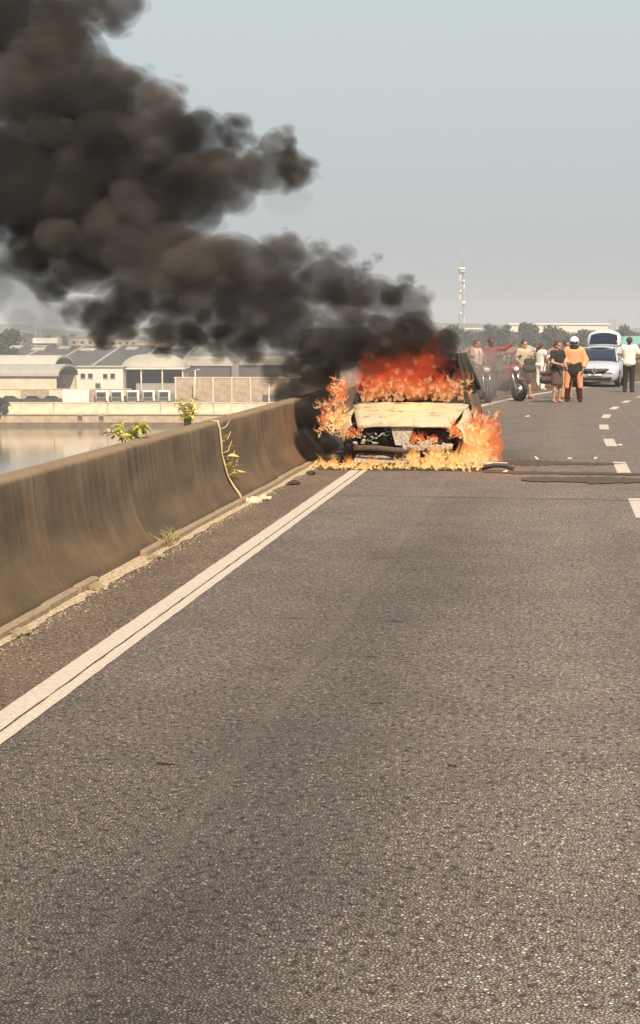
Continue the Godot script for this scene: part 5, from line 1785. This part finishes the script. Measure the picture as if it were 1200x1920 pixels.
# ------------------------------------------------------------------ trees
func make_tree(label: String, tall: float, wide: float, n: int, leaf: float, tint: Color) -> Node3D:
	var o := thing("tree", label, "tree", Vector3.ZERO, 0.0)
	var st := mb()
	tube(st, [Vector3.ZERO, Vector3(0.1, tall * 0.25, 0.05), Vector3(-0.1, tall * 0.5, 0), Vector3(0, tall * 0.75, 0)], [tall * 0.025, tall * 0.02, tall * 0.014, 0.03], 7)
	var blobs := []
	for k in 9:
		var a := rng.randf() * TAU
		var h := rng.randf_range(0.42, 0.88)
		var rad := wide * rng.randf_range(0.15, 0.36) * (1.25 - h * 0.7)
		var e := Vector3(cos(a) * rad, tall * h, sin(a) * rad)
		tube(st, [Vector3(0, tall * h * 0.6, 0), e * Vector3(0.5, 0.85, 0.5), e], [tall * 0.012, tall * 0.008, 0.02], 5)
		blobs.append([e, wide * rng.randf_range(0.16, 0.28), rng.randf_range(0.75, 1.25)])
	blobs.append([Vector3(0, tall * 0.86, 0), wide * 0.2, 1.1])
	part("trunk", st, mat("bark", lin(0.09, 0.07, 0.05), 0.9), o)
	st = mb()
	st.set_smooth_group(0xFFFFFFFF)
	for k in n:
		var b: Array = blobs[rng.randi() % blobs.size()]
		var d: Vector3 = Vector3(rng.randfn(), rng.randfn() * 0.7, rng.randfn()).normalized() * b[1] * pow(rng.randf(), 0.45) * rng.randf_range(0.8, 1.15)
		var c: Vector3 = b[0] + d
		var x := Vector3(rng.randfn(), rng.randfn(), rng.randfn()).normalized() * leaf * rng.randf_range(0.6, 1.2)
		var y := x.cross(Vector3(rng.randfn(), rng.randfn(), rng.randfn())).normalized() * leaf * rng.randf_range(0.35, 0.7)
		var g: float = b[2] * rng.randf_range(0.75, 1.25)
		st.set_color(Color(tint.r * g, tint.g * g, tint.b * g))
		for q in [c - x, c + y, c + x, c - x, c + x, c - y]:
			st.add_vertex(q)
	var lm := mat("foliage", Color.WHITE, 0.8)
	lm.vertex_color_use_as_albedo = true
	lm.backlight_enabled = true
	lm.backlight = Color(0.3, 0.3, 0.2)
	part("crown", st, lm, o)
	return o


func build_trees() -> void:
	var olive := make_tree("olive-green tree left end of the brush behind the motorcycles", 12.0, 8.0, 1500, 0.34, Color(0.085, 0.085, 0.04))
	var dry := make_tree("dry brownish tree behind the person in the beige shirt", 11.6, 8.5, 1400, 0.32, Color(0.14, 0.11, 0.06))
	var dark := make_tree("dark green tree first from the left edge on the far left skyline", 14.5, 9.0, 1300, 0.5, Color(0.05, 0.06, 0.035))
	var tall := make_tree("tall dark tree standing out of the treeline beside the long white hall", 16.5, 7.0, 1200, 0.5, Color(0.06, 0.065, 0.04))
	olive.position = town(15.5, -12.4, 172)
	dry.position = town(21.6, -12.4, 176)
	dark.position = town(-83.5, -12.4, 430)
	tall.position = town(47.6, -12.4, 455)
	var g := "brush and trees growing beside the bend"
	olive.set_meta("group", g)
	dry.set_meta("group", g)
	var who := ["behind the left red motorcycle", "behind the right red motorcycle", "left of the person in the beige shirt", "just right of the beige-shirted person", "left of the person in white trousers", "right of the person in white trousers", "above the skirted person", "left of the silver car", "above the silver car roof", "right of the silver car", "left of the man in white", "behind the man in white", "right of the man in white"]
	for k in 13:
		copy_of(olive if k % 3 == 0 else dry, town(16.8 + 1.95 * k, -12.3 + rng.randf_range(-0.5, 0.3), 168 + rng.randf_range(-12, 14)), rng.randf() * TAU, ("olive-green" if k % 3 == 0 else "dry brownish") + " tree beside the bend, " + who[k], g, rng.randf_range(0.9, 1.03))
	g = "trees on the far left skyline"
	dark.set_meta("group", g)
	var nth := ["second", "third", "fourth", "fifth", "sixth"]
	for k in 5:
		copy_of(dark, town(-88.5 + 3.2 * k, -12.4, 420 + rng.randf_range(-14, 20)), rng.randf() * TAU, "dark green tree %s from the left edge on the far left skyline" % nth[k], g, rng.randf_range(0.8, 0.97) - 0.05 * k)
	g = "trees of the hazy treeline behind the bend"
	tall.set_meta("group", g)
	var spots := [34.0, 38.5, 36.5, 40.2, 44.0, 51.5, 55.0, 58.6, 62.2, 66.0, 69.5, 73.0, 77.0, 80.4, 84.0, 88.0, 92.0]
	var by := ["leftmost, deep in the smoke", "second from the left, in the smoke", "third from the left, in the smoke", "left of the communications tower", "right of the communications tower", "right of the tall tree", "above the person in the beige shirt", "above the beige person's bag", "above the ponytailed person", "right of the ponytailed person", "above the skirted person", "above the helmeted person", "above the left side of the silver car", "above the silver car's raised tailgate", "right of the silver car's tailgate", "above the man in white", "at the right edge"]
	for k in spots.size():
		copy_of(dark if k % 2 else tall, town(spots[k], -12.9, 455 + rng.randf_range(-25, 30)), rng.randf() * TAU, "grey-green tree in the hazy treeline, " + by[k], g, (1.1 if k % 2 else 0.98) * rng.randf_range(0.9, 1.06))
	# tree on the near bank at the left edge of the picture
	copy_of(dark, town(-56.8, -16.6, 283), 0.6, "dark leafy tree at the left edge, overhanging the canal water", "", 0.44)
	# far wood that reads as one mass
	var mm := MultiMesh.new()
	mm.transform_format = MultiMesh.TRANSFORM_3D
	var cr: MeshInstance3D = dark.get_node("crown")
	mm.mesh = cr.mesh
	mm.instance_count = 230
	for k in 230:
		var r := rng.randf_range(-330, 330)
		if k >= 150:   # the nearer belt behind the bend
			mm.set_instance_transform(k, Transform3D(Basis(Vector3.UP, rng.randf() * TAU).scaled(Vector3(1.15, 0.93 * rng.randf_range(0.9, 1.05), 1.15)), town(26.0 + 1.25 * (k - 150), -12.6, rng.randf_range(520, 600))))
			continue
		mm.set_instance_transform(k, Transform3D(Basis(Vector3.UP, rng.randf() * TAU).scaled(Vector3.ONE * rng.randf_range(0.7, 0.95)), town(r, -13.0, rng.randf_range(820, 900))))
	var w := MultiMeshInstance3D.new()
	w.name = "far_woodland"
	w.multimesh = mm
	w.material_override = mats.foliage
	add_child(w)
	w.set_meta("kind", "stuff")
	tag(w, "far hazy woodland along the horizon", "woodland")
	# low hills on the horizon
	var st := mb()
	var hn := noise(0.006, 71, 3)
	st.set_color(Color.WHITE)
	for k in 60:
		var r0 := -700.0 + k * 23.0
		var r1 := r0 + 23.0
		var h0 := 3.0 + 9.0 * maxf(0.0, hn.get_noise_1d(r0) + 0.35)
		var h1 := 3.0 + 9.0 * maxf(0.0, hn.get_noise_1d(r1) + 0.35)
		sheet(st, town(r0, -12.5, 1080), town(r1, -12.5, 1080), town(r1, h1 - 4.0, 1150), town(r0, h0 - 4.0, 1150), Vector3(0, 0.5, 1))
		sheet(st, town(r0, h0 - 4.0, 1150), town(r1, h1 - 4.0, 1150), town(r1, -12.5, 1300), town(r0, -12.5, 1300), Vector3(0, 1, 0))
	struct("hills", st, mat("hill_green", lin(0.1, 0.1, 0.07), 0.95))


# ------------------------------------------------------------------ plants and litter at the barrier
func leaf_mesh(len_: float, wid: float) -> ArrayMesh:
	var st := mb()
	st.set_smooth_group(1)
	var rows := []
	for k in 5:
		var t := k / 4.0
		var w := wid * sin(PI * pow(t, 0.8)) * 0.5 + 0.001
		var p := Vector3(0, -0.35 * len_ * t * t, len_ * t)
		rows.append([p + Vector3(-w, w * 0.5, 0), p, p + Vector3(w, w * 0.5, 0)])
	for k in 4:
		for i in 2:
			for q in [[k, i], [k + 1, i], [k + 1, i + 1], [k, i], [k + 1, i + 1], [k, i + 1]]:
				st.add_vertex(rows[q[0]][q[1]])
	st.generate_normals()
	return st.commit()


func weed(called: String, label: String, at: Vector3, tall: float, wide: float, n: int, len_: float, cols: Array, stem_m: Material) -> void:
	var o := thing(called, label, "plant", at)
	var st := mb()
	var tips := []
	for k in 5:
		var a := rng.randf() * TAU
		var e := Vector3(cos(a) * wide * 0.5 * rng.randf_range(0.4, 1.0), tall * rng.randf_range(0.55, 0.95), sin(a) * wide * 0.5)
		tube(st, [Vector3(0, -0.3, 0), e * Vector3(0.4, 0.5, 0.4), e], [0.009, 0.007, 0.004], 5)
		tips.append(e)
	part("stem", st, stem_m, o)
	var lm := leaf_mesh(len_, len_ * 0.42)
	for k in n:
		var tip: Vector3 = tips[k % tips.size()]
		var l := put("leaf", lm, cols[rng.randi() % cols.size()], o)
		l.position = tip * rng.randf_range(0.25, 1.05) + Vector3(rng.randf_range(-1, 1), 0, rng.randf_range(-1, 1)) * 0.03
		l.rotation = Vector3(rng.randf_range(-0.9, 0.5), rng.randf() * TAU, rng.randf_range(-0.5, 0.5))
		l.scale = Vector3.ONE * rng.randf_range(0.6, 1.25)


func leafm(key: String, r: float, g: float, b: float) -> StandardMaterial3D:
	var m := mat(key, lin(r, g, b), 0.6)
	m.backlight_enabled = true
	m.backlight = Color(0.5, 0.5, 0.25)
	return m


func flat_patch(pts: Array, y: float) -> SurfaceTool:
	var st := mb()
	var p := PackedVector2Array(pts)
	var idx := Geometry2D.triangulate_polygon(p)
	st.set_smooth_group(0xFFFFFFFF)
	for k in range(0, idx.size(), 3):
		var a := p[idx[k]]; var b := p[idx[k + 1]]; var c := p[idx[k + 2]]
		if (b - a).cross(c - a) < 0.0:
			var t := b; b = c; c = t
		st.add_vertex(Vector3(a.x, y, a.y)); st.add_vertex(Vector3(b.x, y, b.y)); st.add_vertex(Vector3(c.x, y, c.y))
	return st


# an uneven streak lying on the road from x0 to x1 at distance d
func streak(x0: float, x1: float, d: float, wid: float, seed_: int) -> Array:
	var n := noise(1.1, seed_, 3)
	var a := []
	var b := []
	for k in 61:
		var t := k / 60.0
		var x := lerpf(x0, x1, t)
		var w := wid * pow(sin(PI * pow(clampf(t, 0.01, 0.99), 0.5)), 0.8) * (0.75 + 0.45 * n.get_noise_1d(x * 1.2 + 9.0) + 0.5 * n.get_noise_1d(x * 14.0))
		w = maxf(w, 0.015)
		var z := -d + 0.12 * n.get_noise_1d(x)
		a.append(Vector2(x, z - w * 0.5))
		b.append(Vector2(x, z + w * 0.5))
	b.reverse()
	return a + b


func chunk(st: SurfaceTool, c: Vector3, s: Vector3) -> void:
	var b := Basis(Vector3(rng.randfn(), rng.randfn(), rng.randfn()).normalized(), rng.randf() * 0.9)
	var rings := []
	for q in [[-0.5, 0.7], [-0.2, 1.0], [0.25, 0.9], [0.5, 0.55]]:
		var ring := []
		for i in 6:
			var a := TAU * i / 6
			ring.append(c + b * (Vector3(cos(a) * q[1] * 0.5 * rng.randf_range(0.8, 1.15), q[0], sin(a) * q[1] * 0.5 * rng.randf_range(0.8, 1.15)) * s))
		rings.append(ring)
	loft(st, rings, false)


func build_details() -> void:
	var y1 := leafm("leaf_yellow", 0.66, 0.56, 0.14)
	var y2 := leafm("leaf_lime", 0.46, 0.44, 0.1)
	var y3 := leafm("leaf_green", 0.2, 0.22, 0.05)
	var stem := mat("stem_tan", lin(0.3, 0.22, 0.12), 0.8)
	weed("barrier_weed", "yellow-green leafy weed peeping over the barrier, left one of two", Vector3(-3.74, 0.8, -13.75), 0.17, 0.46, 130, 0.08, [y1, y2, y3], stem)
	weed("barrier_weed", "taller yellow-green weed over the barrier beside its plant-filled joint", Vector3(-3.76, 0.8, -16.1), 0.3, 0.3, 120, 0.08, [y1, y2, y2, y3], stem)
	# creeper in the barrier joint
	var o := thing("joint_creeper", "pale dry creeper with a few leaves growing down the barrier joint", "plant", Vector3(0, 0, -16.3))
	var st := mb()
	var path := [Vector3(-3.56, 0.845, 0), Vector3(-3.475, 0.835, 0.01), Vector3(-3.452, 0.75, 0.012), Vector3(-3.44, 0.62, 0.006), Vector3(-3.43, 0.5, 0.02), Vector3(-3.4, 0.38, 0.01), Vector3(-3.37, 0.27, 0.015), Vector3(-3.315, 0.17, 0.01), Vector3(-3.25, 0.08, 0.012), Vector3(-3.22, 0.01, 0.01)]
	tube(st, path, [0.008, 0.014, 0.009, 0.013, 0.006, 0.012, 0.007, 0.013, 0.014, 0.017], 6)
	for k in 5:
		var p: Vector3 = path[2 + k]
		tube(st, [p, p + Vector3(0.06, 0.03, -0.03), p + Vector3(0.09, 0.09 + 0.02 * k, -0.06)], [0.008, 0.006, 0.003], 5)
	part("stem", st, mat("stem_pale", lin(0.5, 0.38, 0.22), 0.8), o)
	var dry := leafm("leaf_dry", 0.46, 0.36, 0.14)
	var lm := leaf_mesh(0.15, 0.065)
	for q in [[0.63, 0.5], [0.55, 2.0], [0.46, 1.1], [0.44, 2.4], [0.33, 0.6], [0.31, 1.4], [0.3, 2.2], [0.27, 1.8], [0.25, 0.9], [0.23, 2.6]]:
		var l := put("leaf", lm, [dry, y1, y2][int(q[1] * 7) % 3], o)
		l.position = Vector3(-3.38 - 0.09 * (q[0] - 0.3), q[0], -0.02)
		l.rotation = Vector3(rng.randf_range(-1.1, 0.1), q[1], rng.randf_range(-0.5, 0.5))
		l.scale = Vector3.ONE * rng.randf_range(0.7, 1.25)
	# dry tuft at the barrier foot
	o = thing("dry_tuft", "small dry tuft of grass at the barrier foot among the gravel", "plant", Vector3(-3.17, 0, -12.9))
	st = mb()
	for k in 46:
		var a := rng.randf() * TAU
		var e := Vector3(cos(a) * 0.12, rng.randf_range(0.05, 0.14), sin(a) * 0.2)
		var b := Vector3(rng.randf_range(-0.04, 0.04), 0, rng.randf_range(-0.2, 0.2))
		tube(st, [b, b + e * Vector3(0.4, 0.6, 0.4), b + e], [0.003, 0.003, 0.0012], 4)
	stuff(part("blades", st, mat("dry_grass", lin(0.36, 0.28, 0.15), 0.9), o))
	# broken gutter kerb at the barrier foot
	var kerb := mat("kerb_pale", lin(0.3, 0.23, 0.15), 0.9, 0.0, grain("kerb", 0.03, 0.6, 1.0), 1.5, 0.4)
	o = thing("gutter_kerb", "low broken mortar kerb along the foot of the left barrier", "kerb", Vector3(-3.2, 0, 0))
	var s := 7.6
	while s < 20.2:
		var l := rng.randf_range(0.45, 1.5)
		if rng.randf() < 0.93:
			st = mb()
			box(st, Vector3(rng.randf_range(-0.012, 0.012), 0.02, -(s + l * 0.5)), Vector3(0.065, rng.randf_range(0.055, 0.08), l - 0.03), Basis(Vector3.UP, rng.randf_range(-0.012, 0.012)), 0.012)
			part("kerb_piece", st, kerb, o)
		s += l
	st = mb()
	var gn := noise(0.9, 19, 3)
	st.set_color(Color.WHITE)
	for k in 75:
		var d0 := 6.0 + k * 0.23
		var w0 := -3.09 + 0.07 * gn.get_noise_1d(d0 * 3.0)
		var w1 := -3.09 + 0.07 * gn.get_noise_1d((d0 + 0.23) * 3.0)
		sheet(st, Vector3(-3.25, 0.006, -d0), Vector3(w0, 0.006, -d0), Vector3(w1, 0.006, -d0 - 0.23), Vector3(-3.25, 0.006, -d0 - 0.23), Vector3.UP)
	struct("gravel_bed", st, mat("grit_bed", lin(0.68, 0.53, 0.36), 0.95, 0.0, grain("grit", 0.06, 0.12, 1.0, 512, 5), 0.8, 1.2))
	# gravel and grit: too many to count
	st = mb()
	chunk(st, Vector3.ZERO, Vector3(1, 0.7, 0.9))
	st.generate_normals()
	var mm := MultiMesh.new()
	mm.transform_format = MultiMesh.TRANSFORM_3D
	mm.use_colors = true
	mm.mesh = st.commit()
	mm.instance_count = 4200
	for k in 4200:
		var d := rng.randf_range(6.0, 23.0)
		var near := k < 3000
		var x := -3.09 + rng.randfn() * 0.055 if near else rng.randf_range(-3.1, -2.6)
		var r := (0.005 + 0.013 * pow(rng.randf(), 3.0)) if near else (0.003 + 0.008 * pow(rng.randf(), 4.0))
		x = maxf(x, -3.19)
		var g := rng.randf_range(0.5, 1.1)
		mm.set_instance_transform(k, Transform3D(Basis(Vector3.UP, rng.randf() * TAU).scaled(Vector3(r, r, r)), Vector3(x, r * 0.25, -d)))
		mm.set_instance_color(k, Color(0.4 * g, 0.33 * g, 0.245 * g))
	var gm := mat("gravel", Color.WHITE, 0.9)
	gm.vertex_color_use_as_albedo = true
	var gi := MultiMeshInstance3D.new()
	gi.name = "gravel"
	gi.multimesh = mm
	gi.material_override = gm
	add_child(gi)
	gi.set_meta("kind", "stuff")
	tag(gi, "pale gravel and grit strewn along the barrier foot and shoulder", "gravel")
	# rubble lumps
	var lump := [[-3.12, 8.9, 0.1, "flat pale lump of mortar in the gravel, nearest the camera"], [-3.1, 10.6, 0.09, "pale lump of rubble at the barrier foot, left of the dry tuft"], [-3.08, 12.1, 0.08, "small lump of rubble just left of the dry tuft"], [-3.13, 16.25, 0.15, "whitish heap of rubble under the creeper in the joint"], [-3.02, 16.5, 0.1, "smaller whitish lump right of the heap under the creeper"], [-3.0, 18.2, 0.13, "dark scrap on the gravel between the joint and the fire"], [-2.98, 19.5, 0.1, "charred lump at the barrier foot nearest the fire"]]
	for k in lump.size():
		var q: Array = lump[k]
		st = mb()
		for i in 5:
			chunk(st, Vector3(rng.randf_range(-0.5, 0.5) * q[2], 0.02, rng.randf_range(-0.7, 0.7) * q[2]), Vector3(q[2], q[2] * 0.45, q[2] * 1.1) * rng.randf_range(0.5, 1.0))
		var m: Material = kerb if k in [0, 1, 2] else (mats.bag_dark if k in [5, 6] and mats.has("bag_dark") else mat("rubble_white", lin(0.55, 0.46, 0.34), 0.9))
		if k >= 5:
			m = mat("scorched_scrap", lin(0.04, 0.032, 0.025), 0.8)
		var n := part("rubble_lump", st, m)
		n.position = Vector3(q[0], 0, -q[1])
		tag(n, q[3], "rubble", "rubble along the barrier foot")
	# fluid and soot on the road right of the fire
	var wet := mat("oil_stain", lin(0.085, 0.068, 0.055), 0.9)
	wet.metallic_specular = 0.1
	for q in [[-0.95, 0.95, 21.6, 1.1, 3, "dark sooty streak across the lane right of the fire, farthest of three"], [-0.9, 2.6, 20.1, 0.5, 4, "long thin dark fluid streak across the lane, middle of three"], [-0.4, 2.4, 19.2, 0.9, 5, "wide dark puddle of fluid on the lane, nearest of three"]]:
		var n := part("fluid_streak", flat_patch(streak(q[0], q[1], q[2], q[3], q[4]), 0.006 + 0.002 * (q[4] - 3)), wet)
		tag(n, q[5], "stain", "dark streaks beside the fire")
	var n2 := part("melted_plastic", flat_patch(streak(-3.0, -0.7, 20.25, 0.3, 8), 0.007), mat("scorched_scrap", lin(0.04, 0.032, 0.025), 0.8))
	tag(n2, "charred melted plastic spread on the asphalt under the burning nose", "residue")
	# cut hose and bits lying beside the fire
	o = thing("burnt_hose", "short dark hose end lying on the road right of the flames", "debris", Vector3(-0.72, 0, -20.35))
	st = mb()
	tube(st, [Vector3(-0.2, 0.03, 0), Vector3(-0.05, 0.07, 0), Vector3(0.1, 0.07, 0.03), Vector3(0.2, 0.03, 0.06)], [0.03, 0.03, 0.03, 0.028], 8)
	part("hose", st, mats.scorched_scrap, o)
	st = mb()
	tube(st, [Vector3(-0.26, 0.08, -0.02), Vector3(0.12, 0.09, -0.02)], [0.02, 0.02], 7)
	part("metal_pipe", st, mat("pipe_grey", lin(0.4, 0.38, 0.35), 0.5, 0.3), o)
	var bits := [[-0.62, 20.1, 0.06, "pale chip of debris beside the dark hose end"], [-0.25, 22.2, 0.07, "pale sliver of debris on the farthest dark streak"], [0.2, 22.3, 0.05, "small pale chip right of the farthest dark streak"], [0.55, 22.4, 0.05, "rightmost small pale chip beyond the dark streaks"], [-0.6, 34.5, 0.07, "white scrap on the road below the motorcycles"], [0.98, 25.0, 0.06, "white scrap on the road right of the lane dashes"]]
	for q in bits:
		st = mb()
		chunk(st, Vector3(0, 0.012, 0), Vector3(q[2] * 1.3, q[2] * 0.35, q[2] * 0.6))
		var n := part("debris_chip", st, mat("chip_white", lin(0.66, 0.6, 0.54), 0.7), null)
		n.position = on_road(q[0], q[1])
		tag(n, q[3], "debris", "pale chips strewn on the road")
	# the expansion joint across the road and short tar cracks, pieces of the road
	var rd: Node3D = get_node("road")
	var tar := mat("tar", lin(0.045, 0.036, 0.03), 0.9)
	tar.metallic_specular = 0.1
	st = flat_patch(streak(-2.3, 11.0, 17.0, 0.035, 12), 0.006)
	part("expansion_joint", st, tar, rd)
	for q in [[-1.0, -0.88, 9.62, 0.018], [-1.62, -1.55, 9.7, 0.02], [-1.4, -1.18, 12.35, 0.02], [-0.86, -0.8, 7.5, 0.02], [-1.62, -1.54, 6.32, 0.01], [-0.42, -0.38, 6.45, 0.025], [-1.0, -0.95, 8.6, 0.02]]:
		part("tar_crack", flat_patch(streak(q[0], q[1], q[2], q[3], int(q[2] * 10)), 0.005), tar, rd)
